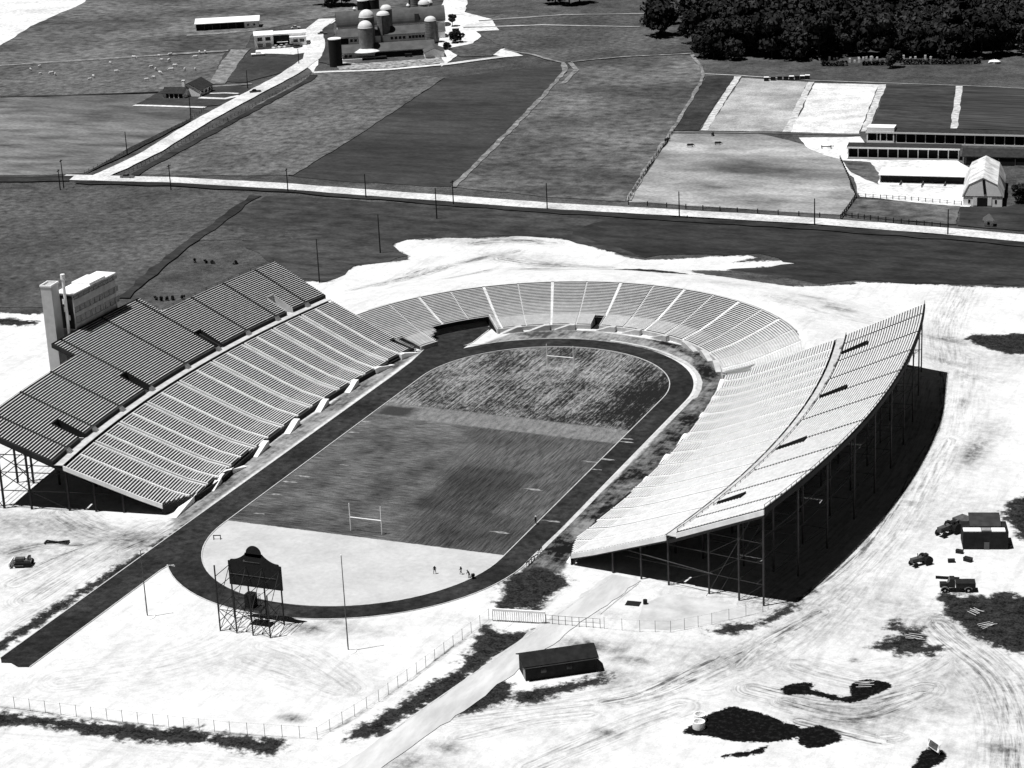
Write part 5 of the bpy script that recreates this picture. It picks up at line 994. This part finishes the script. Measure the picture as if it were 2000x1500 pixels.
for i in range(9): MB().box(1+5.4*i,1.2+5.4*i,-.3,-.13,0,2.8).build('post', M_mgrey, wl_)
dh = thing('well_house', 'tiny white shed with a hipped grey roof in front of the gambrel barn', 'shed', (*[(74.8,212.8)][0],0), R(8)); MB().box(0,2.6,0,2.6,-.02,2.2).build('wall', M_white, dh); m_ = MB(); m_.hexa([(-.5,-.5,2.2),(3.1,-.5,2.2),(3.1,3.1,2.2),(-.5,3.1,2.2)],[(1.2,1.2,3.9),(1.4,1.2,3.9),(1.4,1.4,3.9),(1.2,1.4,3.9)]); m_.build('roof', M_mgrey, dh); MB().box(.9,1.6,-.08,-.01,.7,1.7).build('window', M_black, dh)
# site huts
sh = thing('site_shed', 'long black tarpaper shed with a low pitched roof on the sand near the gate', 'shed', (*[(56.4,-107.5)][0],0), R(35.5)); gable(sh, 12.6, 5.0, 2.9, 4.0, M_tar, M_tar, .45); m_ = MB(); m_.box(-.02,.0,.25,1.9,.0,2.5); m_.build('door', M_dim, sh); MB().box(-.5,13.1,-.53,-.47,2.58,2.7).build('eave_board', M_mgrey, sh)
windows(sh, (3.2,7.8), 1.2, 2.2, 1.0, frame=False)
hu = thing('site_office', 'dark timber site hut with a flat pale-edged roof deck and a raised dark roof', 'hut', (*[(116.5,-29.5)][0],0), R(16)); MB().box(0,8.6,0,5.5,-.02,3.7).build('wall', M_tar, hu)
m_ = MB(); m_.box(0.02,3.4,-.02,1.7,3.72,3.9); m_.box(5.4,8.0,-.02,1.7,3.72,3.9); m_.build('roof_edge', M_white, hu); m_ = MB(); m_.hexa([(1.4,1.9,3.9),(7.4,1.9,3.9),(7.4,6.3,5.0),(1.4,6.3,5.0)],[(1.4,1.9,4.1),(7.4,1.9,4.1),(7.4,6.3,5.2),(1.4,6.3,5.2)]); m_.build('raised_roof', M_mgrey if False else mat('old_roofing', .03,.05,.8), hu)
MB().box(4.0,5.0,-.1,-.01,.0,1.5).build('door', M_mgrey, hu); MB().box(3.5,5.3,.2,1.6,3.72,3.95).build('hatch', M_dim, hu)

# ------------------------------------------------------------ vehicles and machines
def car(p, ang, label, paint, L=4.8, group=None, cat='car', name='parked_car'):
    o = thing(name, label, cat, (p[0],p[1],.03), ang, group); h = L/2
    m_ = MB(); m_.prism([(-h,.45),(h,.4),(h,.95),(h*.55,1.05),(h*.3,1.1),(-h*.6,1.1),(-h,.95)], -.85, .85); m_.build('body', paint, o, False)
    m_ = MB(); b_ = [(-h*.62,-.75,1.1),(h*.32,-.75,1.1),(h*.32,.75,1.1),(-h*.62,.75,1.1)]; t_ = [(-h*.38,-.6,1.65),(h*.1,-.6,1.65),(h*.1,.6,1.65),(-h*.38,.6,1.65)]; m_.hexa(b_, t_); m_.build('cabin', M_glass, o); MB().box(-h*.38,h*.1,-.6,.6,1.66,1.72).build('roof', paint, o)
    for x in (-h*.62,h*.62):
        for y in (-.85,.85): m_ = MB(); m_.cyl((x,y-.1,.34),(x,y+.1,.34),.34,.34,10); m_.build('wheel', M_tyre, o)
M_carD = mat('dark_car_paint', .02, .03, 1, rough=.3, spec=.5); M_carL = mat('light_car_paint', .6, .7, 1, rough=.35, spec=.5); M_carM = mat('grey_car_paint', .12, .16, 1, rough=.3, spec=.5)
car([(-226.2,214.4)][0], R(6), 'grey car driving on the main road just past the junction', M_carM, 5.0); car([(-257.6,364.4)][0], R(40), 'dark car on the side road below the lawn', M_carD, 4.8)
for k, (q, lb, pm) in enumerate((([(-301.5,464.1)][0],'pale car parked first from the left in front of the farm office',M_carL),([(-299.4,465.8)][0],'pale car parked second from the left in front of the farm office',M_carL),([(-297.6,467.4)][0],'pale car parked third from the left in front of the farm office',M_carL),([(-296.0,469.0)][0],'dark-topped car parked fourth from the left in front of the farm office',M_carM),([(-291.6,466.9)][0],'dark car parked apart on the right of the office row',M_carD),([(-318.7,515.9)][0],'pale car behind the farm office, at the lane',M_carL),([(-297.1,502.5)][0],'grey car in the lane left of the arched barn',M_carM))):
    car(q, R(75) if k < 5 else R(30), lb, pm, 4.6, 'cars at the farm')
bs = thing('boat_trailer', 'pale boat-shaped float parked on the lawn below the farm office', 'trailer', (*[(-300.4,444.3)][0],0), R(28)); m_ = MB(); m_.hexa([(-2.6,-1,.5),(2.4,-1.1,.5),(2.4,1.1,.5),(-2.6,1,.5)],[(-3.1,-1.5,1.3),(3.1,-1.5,1.3),(3.1,1.5,1.3),(-3.1,1.5,1.3)]); m_.build('hull', M_white, bs); MB().box(-1,1.4,-.8,.8,1.3,2.0).build('cabin', M_carL, bs); MB().box(-.3,.3,-1.2,1.2,0,.5).build('axle', M_tyre, bs)
def tractor(p, ang, label, s=1.0):
    o = thing('tractor', label, 'tractor', (p[0],p[1],0), ang); o.scale = (s,s,s)
    MB().box(-.2,2.3,-.45,.45,.8,1.6).build('hood', M_mach, o); MB().box(-1.6,-.2,-.8,.8,.8,1.3).build('chassis', M_carD, o); MB().box(-1.3,-.7,-.4,.4,1.3,1.9).build('seat', M_carD, o)
    for y in (-.95,.95):
        m_ = MB(); m_.cyl((-.9,y-.25,.85),(-.9,y+.25,.85),.85,.85,14); m_.build('wheel', M_tyre, o); m_ = MB(); m_.cyl((1.8,y*.8-.15,.5),(1.8,y*.8+.15,.5),.5,.5,12); m_.build('wheel', M_tyre, o)
    m_ = MB(); m_.bar((.9,0,1.6),(.9,0,2.4),.1); m_.build('exhaust', M_steel, o); m_ = MB(); m_.bar((-.3,0,1.3),(-.1,0,2.0),.06); m_.box(-.3,.1,-.25,.25,2.0,2.06); m_.build('steering', M_steel, o)
    return o
t_ = tractor([(112.3,-22.4)][0], R(240), 'big wheeled scraper tractor parked on the sand left of the dark site hut', 1.25)
m_ = MB(); m_.box(-4.6,-2.2,-1.3,1.3,.5,1.7); m_.bar((-2.4,0,1.6),(-1.0,0,1.4),.3); m_.build('scraper_bowl', M_mach, t_)
for y in (-1.2,1.2): m_ = MB(); m_.cyl((-4.2,y-.25,.8),(-4.2,y+.25,.8),.8,.8,14); m_.build('wheel', M_tyre, t_)
tractor([(110.4,-38.8)][0], R(230), 'smaller dark tractor on the haul road, nearer than the scraper', 1.05)
tk = thing('truck', 'dark flatbed truck parked left of the lumber pile, its round fenders catching the light', 'truck', (*[(119.5,-48.7)][0],0), R(196))
MB().box(-3.0,.6,-1.1,1.1,1.0,1.9).build('bed', M_carD, tk); m_ = MB(); m_.hexa([(.7,-1,1.0),(2.2,-1,1.0),(2.2,1,1.0),(.7,1,1.0)],[(.8,-.85,2.6),(1.7,-.85,2.6),(1.7,.85,2.6),(.8,.85,2.6)]); m_.build('cab', M_carD, tk); MB().box(2.2,3.5,-.6,.6,.8,1.6).build('hood', M_carD, tk)
for x in (-1.7,2.6):
    for y in (-1.0,1.0):
        m_ = MB(); m_.cyl((x,y-.15,.5),(x,y+.15,.5),.5,.5,12); m_.build('wheel', M_tyre, tk); m_ = MB(); m_.cyl((x,y*1.16-.02,.5),(x,y*1.16+.02,.5),.2,.2,8); m_.build('hubcap', M_white, tk)
        m_ = MB(); m_.prism([(x+.72*cos(R(a)),.55+.66*sin(R(a))) for a in range(10,171,20)]+[(x+.6*cos(R(a)),.55+.54*sin(R(a))) for a in range(170,9,-20)], y-.25, y+.25); m_.build('fender', M_carM, tk)  # fenders in lighter grey, the light they catch put into the colour
bd = thing('bulldozer', 'tracked bulldozer with a pale hood on the sand at the lower left', 'bulldozer', (*[(-59.5,-89.8)][0],0), R(200))
for y in (-1.05,1.05): m_ = MB(); m_.prism([(-1.7,.25),(-1.4,.0),(1.4,.0),(1.7,.25),(1.7,.75),(1.4,1.0),(-1.4,1.0),(-1.7,.75)], y-.3, y+.3); m_.build('track', M_tyre, bd)
MB().box(-.2,1.7,-.55,.55,.8,1.7).build('hood', M_mach, bd); MB().box(-1.5,-.2,-.7,.7,.8,1.3).build('chassis', M_carM, bd); MB().box(-1.4,-.9,-.6,.6,1.3,2.0).build('seat', M_carD, bd); m_ = MB(); m_.prism([(2.4,.1),(2.55,.1),(2.75,.6),(2.6,1.25),(2.45,1.25),(2.55,.6)], -1.7, 1.7); m_.build('blade', M_white, bd)
for y in (-1.45,1.45): m_ = MB(); m_.bar((-.2,y,.5),(2.45,y,.5),.16); m_.build('push_arm', M_mach, bd)
hr = thing('disc_harrow', 'flat dark harrow lying on the sand below the left grandstand', 'harrow', (*[(-59.6,-78.1)][0],0), R(15)); m_ = MB()
for a, b in (((-2.4,-.8,.3),(2.4,.8,.3)),((-2.4,.8,.3),(2.4,-.8,.3)),((-2.4,-.8,.3),(-2.4,.8,.3)),((2.4,-.8,.3),(2.4,.8,.3))): m_.bar(a,b,.22)
m_.build('frame', M_steel, hr)
for i in range(9): m_ = MB(); m_.cyl((-2.2+.55*i,-.06,.25),(-2.2+.55*i,.06,.25),.27,.27,10); m_.build('disc', M_steel, hr)
for i, q in enumerate([(89.4,-112.1),(90.0,-114.6)]):
    o = tag(MB().lathe([(1.05,-.02),(1.05,1.2),(.85,1.2),(.85,.1)], n=24).build('concrete_pipe', M_white), ('pale open concrete pipe ring, the farther of two beside the big dark hollow','pale open concrete pipe ring, the nearer of two beside the big dark hollow')[i], 'pipe', 'concrete pipe rings'); o.location = (*q,0)
sg = thing('sign_board', 'pale board propped over the small dark pit at the bottom right', 'board', (*[(127.9,-111.1)][0],0), R(-42)); m_ = MB(); m_.hexa([(-1.5,-.1,.5),(1.5,-.1,.5),(1.5,.0,.5),(-1.5,.0,.5)],[(-1.5,.35,1.9),(1.5,.35,1.9),(1.5,.45,1.9),(-1.5,.45,1.9)]); m_.build('board', M_white, sg); m_ = MB(); m_.box(-1.4,-1.28,.1,.3,-.02,1.7); m_.box(1.28,1.4,.1,.3,-.02,1.7); m_.build('leg', M_lumber, sg)
m_ = MB(); m_.hexa([(-1.05,-.13,.75),(1.05,-.13,.75),(1.05,-.11,.75),(-1.05,-.11,.75)],[(-1.05,.22,1.65),(1.05,.22,1.65),(1.05,.24,1.65),(-1.05,.24,1.65)]); m_.build('panel', M_mach, sg)
pit = tag(MB().box(-1.35,1.35,-1.0,1.0,-.02,.1).build('pit_cover', M_black), 'black rectangular hatch in the paved ground before the open end of the bright stand', 'hatch'); pit.location = (*[(63.5,-71.8)][0],0); pit.rotation_euler = (0,0,R(5))
dm = tag(MB().cyl((0,0,-.02),(0,0,.9),.4,.4,12).build('drum', M_black), 'small dark drum beside the black hatch', 'drum'); dm.location = (*[(65.7,-71.3)][0],0)
for i, (q, lb, ln) in enumerate((([(124.3,-57.3)][0],'stack of pale boards lying in the dark weeds',2.2),([(116.0,-70.9)][0],'bundle of pale timbers in the dark heap beside the haul road',3.4),([(112.2,-91.5)][0],'pale crossed timbers standing out of the dark hollow',2.6),([(127.5,-62.2)][0],'scattered pale boards among the weeds, below the stack',2.8))):
    o = thing('lumber_pile', lb, 'lumber', (*q,0), R(-30+25*i))
    for k in range(5): m_ = MB(); a = random.uniform(-.5,.5); m_.bar((-ln/2+a,-.9+.45*k,.12+.12*(k%3)),(ln/2+a,-.85+.45*k+random.uniform(-.6,.6),.14+.25*(k%2)),.13,.06); m_.build('board', M_lumber, o)
for i, (q, lb) in enumerate((([(115.6,-36.2)][0],'dark crate on the sand below the site hut, the left one of two'),([(118.5,-34.8)][0],'dark bulky crate below the site hut, the right one of two'),([(116.2,-31.4)][0],'low dark box against the left corner of the site hut'),([(124.7,-26.2)][0],'dark box at the right corner of the site hut'))):
    o = thing('crate', lb, 'crate', (*q,0), R(random.uniform(-30,30)), 'crates by the site hut'); s = random.uniform(.6,.85); MB().box(-1.0*s,1.0*s,-.6*s,.6*s,-.02,.9*s).build('box', M_tar, o); m_ = MB(); m_.box(-1.05*s,1.05*s,-.65*s,.65*s,.9*s,.98*s); m_.build('lid', M_carD, o)
bm = thing('beam', 'long dark steel beam lying on the sand above the truck', 'beam', (*[(116.5,-44.2)][0],0), R(8)); m_ = MB(); m_.box(-2.2,2.2,-.2,.2,-.02,.1); m_.box(-2.2,2.2,-.05,.05,.1,.4); m_.box(-2.2,2.2,-.2,.2,.4,.48); m_.build('flange', M_steel, bm)

# ------------------------------------------------------------ people
def person(p, ang, label, pose='stand', shirt=M_white):
    o = thing('person', label, 'person', (p[0],p[1],.03), ang)
    J = {'stand': [(0,0,.95),(0,0,1.25),(0,0,1.45),(0,0,1.55),(0,.0,1.66),(.2,0,1.4),(.28,.02,1.12),(.25,.12,.88),(-.2,0,1.4),(-.28,.02,1.12),(-.25,.12,.88),(.11,0,.9),(.18,.03,.48),(.24,0,.06),(.24,.16,.04),(-.11,0,.9),(-.18,.03,.48),(-.24,0,.06),(-.24,.16,.04)],
         'walk': [(0,0,.95),(0,.03,1.25),(0,.05,1.45),(0,.06,1.55),(0,.09,1.66),(.2,.05,1.4),(.26,-.12,1.15),(.25,.0,.92),(-.2,.05,1.4),(-.26,.2,1.16),(-.23,.4,1.0),(.1,0,.9),(.11,.2,.5),(.11,.26,.06),(.11,.42,.04),(-.1,0,.9),(-.11,-.05,.48),(-.11,-.32,.1),(-.11,-.2,.04)],
         'bend': [(0,0,.85),(0,.22,1.1),(0,.42,1.22),(0,.5,1.26),(0,.6,1.3),(.2,.4,1.16),(.25,.5,.86),(.2,.66,.64),(-.2,.4,1.16),(-.25,.5,.86),(-.2,.66,.64),(.11,0,.82),(.16,.16,.46),(.17,-.05,.06),(.17,.11,.04),(-.11,0,.82),(-.16,.16,.46),(-.17,-.05,.06),(-.17,.11,.04)]}[pose]
    E_ = [(0,1),(1,2),(2,3),(3,4),(2,5),(5,6),(6,7),(2,8),(8,9),(9,10),(0,11),(11,12),(12,13),(13,14),(0,15),(15,16),(16,17),(17,18)]
    rad = [.15,.16,.13,.06,.11,.07,.05,.045,.07,.05,.045,.1,.075,.05,.045,.1,.075,.05,.045]
    me_ = bpy.data.meshes.new('body'); me_.from_pydata(J, E_, []); b = bpy.data.objects.new('body', me_); COL.objects.link(b); b.parent = o
    sk = b.modifiers.new('skin', 'SKIN')
    for v, r in zip(me_.skin_vertices[0].data, rad): v.radius = (r, r)
    me_.skin_vertices[0].data[0].use_root = True
    ss = b.modifiers.new('sub', 'SUBSURF'); ss.levels = 1; ss.render_levels = 1
    me_.materials.append(M_cloth)
    hx, hy, hz = J[4]; m_ = MB(); m_.ball((hx,hy,hz+.03),.1,.115,.13,10,7); m_.ball((hx,hy+.11,hz+.02),.02,.03,.02,6,4); m_.build('head', M_skin, o); m_ = MB(); m_.lathe([(.16,hz+.1),(.16,hz+.12),(.1,hz+.13),(.09,hz+.2)], c=(hx,hy), n=12); m_.build('hat', M_white if pose != 'bend' else M_mach, o)
    m_ = MB(); a, b2_ = Vector(J[0]), Vector(J[2]); m_.cyl(a+(b2_-a)*.25, b2_+(b2_-a)*.02, .175, .19, 10); m_.build('shirt', shirt, o)
person([(22.0,-69.9)][0], R(200), 'person in dark trousers standing with legs apart on the sand apron, leftmost of three', 'stand', M_cloth); person([(27.1,-68.7)][0], R(100), 'person in dark clothes walking on the sand apron, middle one of three', 'walk', M_cloth)
person([(29.3,-69.8)][0], R(60), 'person bending over a mower at the edge of the track curve', 'bend', M_cloth); person([(31.6,-41.0)][0], R(150), 'lone person with a pale hat on the inner kerb by the right straight', 'stand', M_cloth)
mw = thing('mower', 'small dark roller mower beside the bending person at the track edge', 'mower', (*[(30.1,-69.8)][0],0.03), R(40)); m_ = MB(); m_.cyl((0,-.4,.3),(0,.4,.3),.3,.3,12); m_.build('drum', M_black, mw); m_ = MB(); m_.bar((0,0,.4),(-.8,0,1.0),.08); m_.build('handle', M_steel, mw); MB().box(-.3,.3,-.3,.3,.6,.95).build('engine', M_black, mw)
sw = thing('sawhorse', 'small dark sawhorse on the sand apron inside the curve, left of the goal', 'sawhorse', (*[(-28.4,-66.7)][0],.03), R(20)); m_ = MB(); m_.bar((-.8,0,.8),(.8,0,.8),.16); m_.build('beam', M_black, sw); m_ = MB()
for x in (-.7,.7):
    for y in (-.35,.35): m_.bar((x,0,.8),(x,y,.0),.1)
m_.build('legs', M_black, sw)
# hurdles standing along the right straight
for i, q in enumerate([(37.9,-54.0),(37.9,-55.0),(38.3,-57.6),(38.0,-58.7),(38.0,-59.8),(37.9,-61.1)]):
    o = thing('hurdle', 'dark track hurdle in a loose row near the open end of the bright stand', 'hurdle', (*q,0), R(80+random.uniform(-15,15)), 'hurdles by the track'); MB().box(-.6,.6,-.04,.04,.75,.95).build('crossbar', M_black, o); m_ = MB()
    for x in (-.55,.55): m_.box(x-.04,x+.04,-.04,.04,0,.8); m_.box(x-.04,x+.04,-.04,.65,0,.06)
    m_.build('legs', M_black, o)

# ------------------------------------------------------------ animals
def animal_mesh(L, H, m, nm):
    mb = MB(); h = H
    mb.ball((0,0,h*.66), L*.42, L*.17, h*.27, 10, 6); mb.ball((L*.24,0,h*.68), L*.2, L*.165, h*.28, 8, 6); mb.ball((-L*.25,0,h*.68), L*.2, L*.17, h*.27, 8, 6)
    mb.cyl((L*.33,0,h*.78),(L*.5,0,h*.62),L*.1,L*.07); mb.ball((L*.57,0,h*.52),L*.12,L*.06,h*.09,8,5)
    for x in (-.3,.27):
        for y in (-.1,.1):
            k = .03 if x < 0 else -.02
            mb.cyl((x*L,y*L,h*.55),(x*L-k*L,y*L,h*.28),L*.055,L*.035,6); mb.cyl((x*L-k*L,y*L,h*.3),(x*L,y*L,0),L*.035,L*.03,6)
    mb.cyl((-L*.43,0,h*.75),(-L*.48,0,h*.35),L*.02,L*.015,5)
    return mb.build(nm, m)
sheep0 = None
pts = [(-390.9,395.0),(-390.3,401.4),(-379.2,385.6),(-373.8,386.4),(-371.3,385.6),(-347.6,377.3),(-349.4,383.0),(-360.9,414.7),(-345.6,395.7),(-356.8,428.3),(-320.4,380.4),(-320.4,386.3),(-335.3,408.5),(-330.5,404.2),(-322.9,395.6),(-347.3,434.9),(-340.2,425.5),(-343.2,438.1),(-321.6,403.1),(-325.4,412.5),(-316.7,406.3),(-311.8,407.1),(-327.3,433.9),(-331.7,445.1),(-329.6,446.7),(-335.3,423.7)]
for i, q in enumerate(pts):
    if sheep0 is None: o = animal_mesh(2.3, 1.7, M_wool, 'sheep'); sheep0 = o
    else: o = sheep0.copy(); COL.objects.link(o)
    tag(o, 'small pale animal grazing in the field below the farm lane at the upper left', 'sheep', 'pale animals grazing in the upper left field'); o.location = (*q,.03); o.rotation_euler = (0,0,random.uniform(0,6.28)); s = random.uniform(.8,1.15); o.scale = (s,s,s)
cow0 = None
for i, (q, lb) in enumerate((([(-45.8,300.1)][0],'black cow in the bleached pasture, leftmost of the three standing out in the open'),([(-43.5,319.5)][0],'black cow at the top of the bleached pasture, close under the straw plot'),([(-37.1,305.2)][0],'black cow in the bleached pasture, rightmost of the three'),([(-56.9,307.4)][0],'black cow at the fence line left of the pasture'))):
    if cow0 is None: o = animal_mesh(2.6, 1.5, M_hide, 'cow'); cow0 = o
    else: o = cow0.copy(); COL.objects.link(o)
    tag(o, lb, 'cow', 'black cows in the pasture'); o.location = (*q,.03); o.rotation_euler = (0,0,R((20,100,15,60)[i]))
hm = thing('hay_rake', 'dark hay rake at the right side of the bleached pasture', 'hay rake', (*[(2.0,306.9)][0],0), R(10)); m_ = MB(); m_.bar((-1.8,0,.9),(1.8,0,.9),.3); m_.bar((0,0,.9),(2.6,1.6,.7),.2); m_.build('frame', M_black, hm)
for x in (-1.6,1.6): m_ = MB(); m_.cyl((x-.08,0,.75),(x+.08,0,.75),.75,.75,14); m_.build('wheel', M_black, hm)
hv = None
hq = [(-53.1,423.0),(-50.7,424.5),(-48.3,425.9),(-45.8,426.3),(-43.6,426.7),(-41.6,428.1),(-39.5,428.4),(-37.8,429.8)]
for i, q in enumerate(hq):
    o = thing('beehive', 'dark box hive with pale lid, in the row atop the straw plot', 'beehive', (*q,0), R(10), 'row of hives above the plots'); MB().box(-.9,.9,-.8,.8,-.02,1.7).build('box', M_tar, o); MB().box(-1.0,1.0,-.9,.9,1.7,1.85).build('lid', M_fasc if i in (0,4,6,7) else M_mgrey, o)
for i, q in enumerate([(-47.5,471.0),(-43.6,471.5),(-39.5,472.1),(-37.9,473.6),(-36.9,474.9),(-29.9,468.8),(-27.9,469.1),(-27.9,476.2),(-26.0,469.4),(-26.0,476.5),(-25.0,477.9),(-22.3,474.7),(-22.8,479.4),(-20.3,477.4),(-9.3,479.0),(-6.5,479.4),(-4.7,480.8),(-0.4,480.2),(1.6,481.7),(8.8,482.8),(10.9,480.7),(11.7,483.2)]):
    o = tag(MB().box(-.4,.4,-.25,.25,-.02,1.0+.8*(i%3==2)).build('white_marker', M_white), 'small white upright marker at the edge of the dark woods', 'marker', 'white markers along the woods'); o.location = (*q,0); o.rotation_euler = (0,0,R(20))
rk = tag(MB().ball((0,0,.6),2.6,1.6,1.1,9,5,jit=.2).build('stone_pile', M_white), 'pale heap of stones at the woods edge on the far right', 'stone pile'); rk.location = (*[(29.4,475.2)][0],0)

# ------------------------------------------------------------ trees
def leaf_cloud(rx, rz, n, zc, lump=7, size=.9, seed=0, flat=.75):
    rg = np.random.RandomState(seed); mb = MB()
    cs = []
    for i in range(lump):
        a = rg.uniform(0, 6.28); r = rg.uniform(.25,.78); zz = rg.uniform(-.55,.75)
        cs.append((r*rx*cos(a)*(1-.35*max(0,zz)), r*rx*sin(a)*(1-.35*max(0,zz)), zc+zz*rz, rg.uniform(.34,.56)*rx))
    cs.append((0,0,zc+rz*.5,rx*.5))
    for i in range(n):
        cx, cy_, cz, cr = cs[rg.randint(len(cs))]
        d = rg.normal(size=3); d /= np.linalg.norm(d); rr = cr*rg.uniform(.72,1.08)
        p = np.array((cx,cy_,cz))+d*rr*np.array((1,1,flat))
        nrm = d+rg.normal(size=3)*.55; nrm /= np.linalg.norm(nrm); a = np.cross(nrm, rg.normal(size=3)); a /= np.linalg.norm(a); b = np.cross(nrm, a); s = size*rg.uniform(.5,1.2)
        mb.quad(p-a*s-b*s*.6, p+a*s-b*s*.6, p+a*s*.7+b*s*.7, p-a*s*.7+b*s*.6)
    return mb
def make_tree(name, h, rx, n, seed, size=.9):
    o = thing(name, None, 'tree'); tr = MB(); tr.cyl((0,0,-.05),(.1,0,h*.45),rx*.055,rx*.045,8)
    rg = np.random.RandomState(seed)
    for i in range(6):
        a = 6.28*i/6+rg.uniform(-.3,.3); z = h*rg.uniform(.3,.45); tr.cyl((.05,0,z),(rx*.55*cos(a),rx*.55*sin(a),z+h*.25),rx*.035,rx*.015,6)
    tr.build('trunk', M_bark, o); leaf_cloud(rx, h*.44, n, h*.53, 11, size, seed).build('crown', M_leaf, o); return o
def lbl(o, l, g=None): o['label'] = l; o['category'] = 'tree'; o['group'] = g or 'trees of the dark woods'
protos = [make_tree('woodland_tree', 14+1.2*i, 7.0+.4*(i%3), 1100, 11+i, 1.0) for i in range(5)]
front = [(-102.7,490.4),(-93.6,469.1),(-82.2,463.5),(-70.9,463.9),(-56.4,468.5),(-40.4,475.6),(-23.9,480.4),(-6.9,482.9),(9.7,486.5),(26.5,488.9),(51.2,492.5)]
cand = []
wpoly = [(-92.8,466.8),(-56.4,468.5),(-23.9,480.4),(55.3,493.1),(30.3,655.7),(-157.2,637.2),(-136.5,578.5),(-114.7,523.3)]
xs = [q[0] for q in wpoly]; ys = [q[1] for q in wpoly]
gxx, gyy = np.meshgrid(np.arange(min(xs), max(xs), 8.6), np.arange(min(ys), max(ys), 9.6)); gxx = gxx+RNG.uniform(-2.8,2.8,gxx.shape); gyy = gyy+RNG.uniform(-2.8,2.8,gyy.shape)
okm = inpoly_sd(gxx, gyy, wpoly) > 0
cand = sorted(zip(gxx[okm], gyy[okm]), key=lambda q: q[1])[:285]
for i, (x, y) in enumerate(cand):
    o = protos[i] if i < 5 else copy_tree(protos[random.randrange(5)])
    s = random.uniform(.72,1.12); o.location = (x,y,0); o.scale = (s,s,s*random.uniform(.9,1.1)); o.rotation_euler = (0,0,random.uniform(0,6.28)); lbl(o, 'dense dark tree standing close among others in the woods at the upper right')
def extra(q, s, l, k=0): o = copy_tree(protos[k]); o.location = (*q,0); o.scale = (s,s,s*.95); o.rotation_euler = (0,0,random.uniform(0,6)); lbl(o, l, 'lone trees of the farmland')
extra([(-131.3,521.2)][0], 1.15, 'big round dark tree standing just left of the woods, the nearer of two', 1); extra([(-141.9,551.0)][0], 1.05, 'dark round tree just left of the woods, behind the nearer one', 2)
extra([(-216.3,604.5)][0], 1.0, 'dark tree at the top edge above the meadow, left of a touching pair', 0); extra([(-208.4,603.7)][0], 1.1, 'dark tree at the top edge above the meadow, middle one', 3); extra([(-204.9,609.0)][0], .9, 'dark tree at the top edge above the meadow, right of the middle one', 4)
extra([(-339.6,588.1)][0], .95, 'dark tree at the top edge behind the arched barn, left one', 4); extra([(-333.1,585.4)][0], 1.0, 'dark tree at the top edge behind the arched barn, middle one', 1); extra([(-328.6,585.9)][0], .9, 'dark tree at the top edge behind the arched barn, nearest the squat silos', 2)
extra([(-217.8,471.8)][0], .3, 'small bush beside the white end shed', 0); extra([(-241.9,532.9)][0], .4, 'small round tree in the bright yard, farther from the camera', 3); extra([(-220.6,490.2)][0], .45, 'small round tree in the bright yard casting a black shadow, nearer the lane', 1)
extra([(-9.7,460.1)][0], .5, 'round dark bush standing in front of the hedge', 2); extra([(80.1,243.4)][0], .4, 'dark bush in the shade right of the gambrel barn', 4)
def hedge(a, b, h, wd, label):
    mb = MB(); A, B = Vector(a), Vector(b); L = (B-A).length; n = int(L*14); d = (B-A)/L; nn = Vector((-d.y,d.x))
    for i in range(n):
        q = A+d*random.uniform(0,L)+nn*random.uniform(-wd/2,wd/2); z = random.uniform(.1,h); v = Vector((random.gauss(0,1),random.gauss(0,1),random.gauss(0,1))).normalized(); u = v.orthogonal().normalized(); w_ = v.cross(u); s = random.uniform(.25,.5); c = Vector((q.x,q.y,z)); mb.quad(c-u*s-w_*s,c+u*s-w_*s,c+u*s+w_*s,c-u*s+w_*s)
    o = mb.build('hedge', M_leaf); tag(o, label, 'hedge', 'low hedges by the woods')
hedge([(-39.7,459.1)][0], [(-28.9,460.7)][0], 2.0, 1.6, 'short dark clipped hedge, leftmost below the white markers'); hedge([(-23.1,462.7)][0], [(-14.2,465.2)][0], 1.9, 1.6, 'short dark hedge touching the round bush from the left'); hedge([(-8.2,467.3)][0], [(24.3,473.3)][0], 2.1, 1.6, 'longest dark hedge, right of the round bush')
for i, q in enumerate([(-144.2,121.6),(-140.5,121.3),(-130.6,122.5),(-134.6,83.0),(-132.1,82.6),(-131.0,83.4),(-129.5,84.3),(-127.2,85.9),(-138.0,121.3)]):
    o = tag(leaf_cloud(.7,.6,90,.6,4,.25,40+i).build('shrub', M_leaf), 'small dark shrub in the grass behind the left grandstand', 'shrub', 'shrubs behind the left grandstand'); o.location = (*q,0)
bpy.context.view_layer.update()
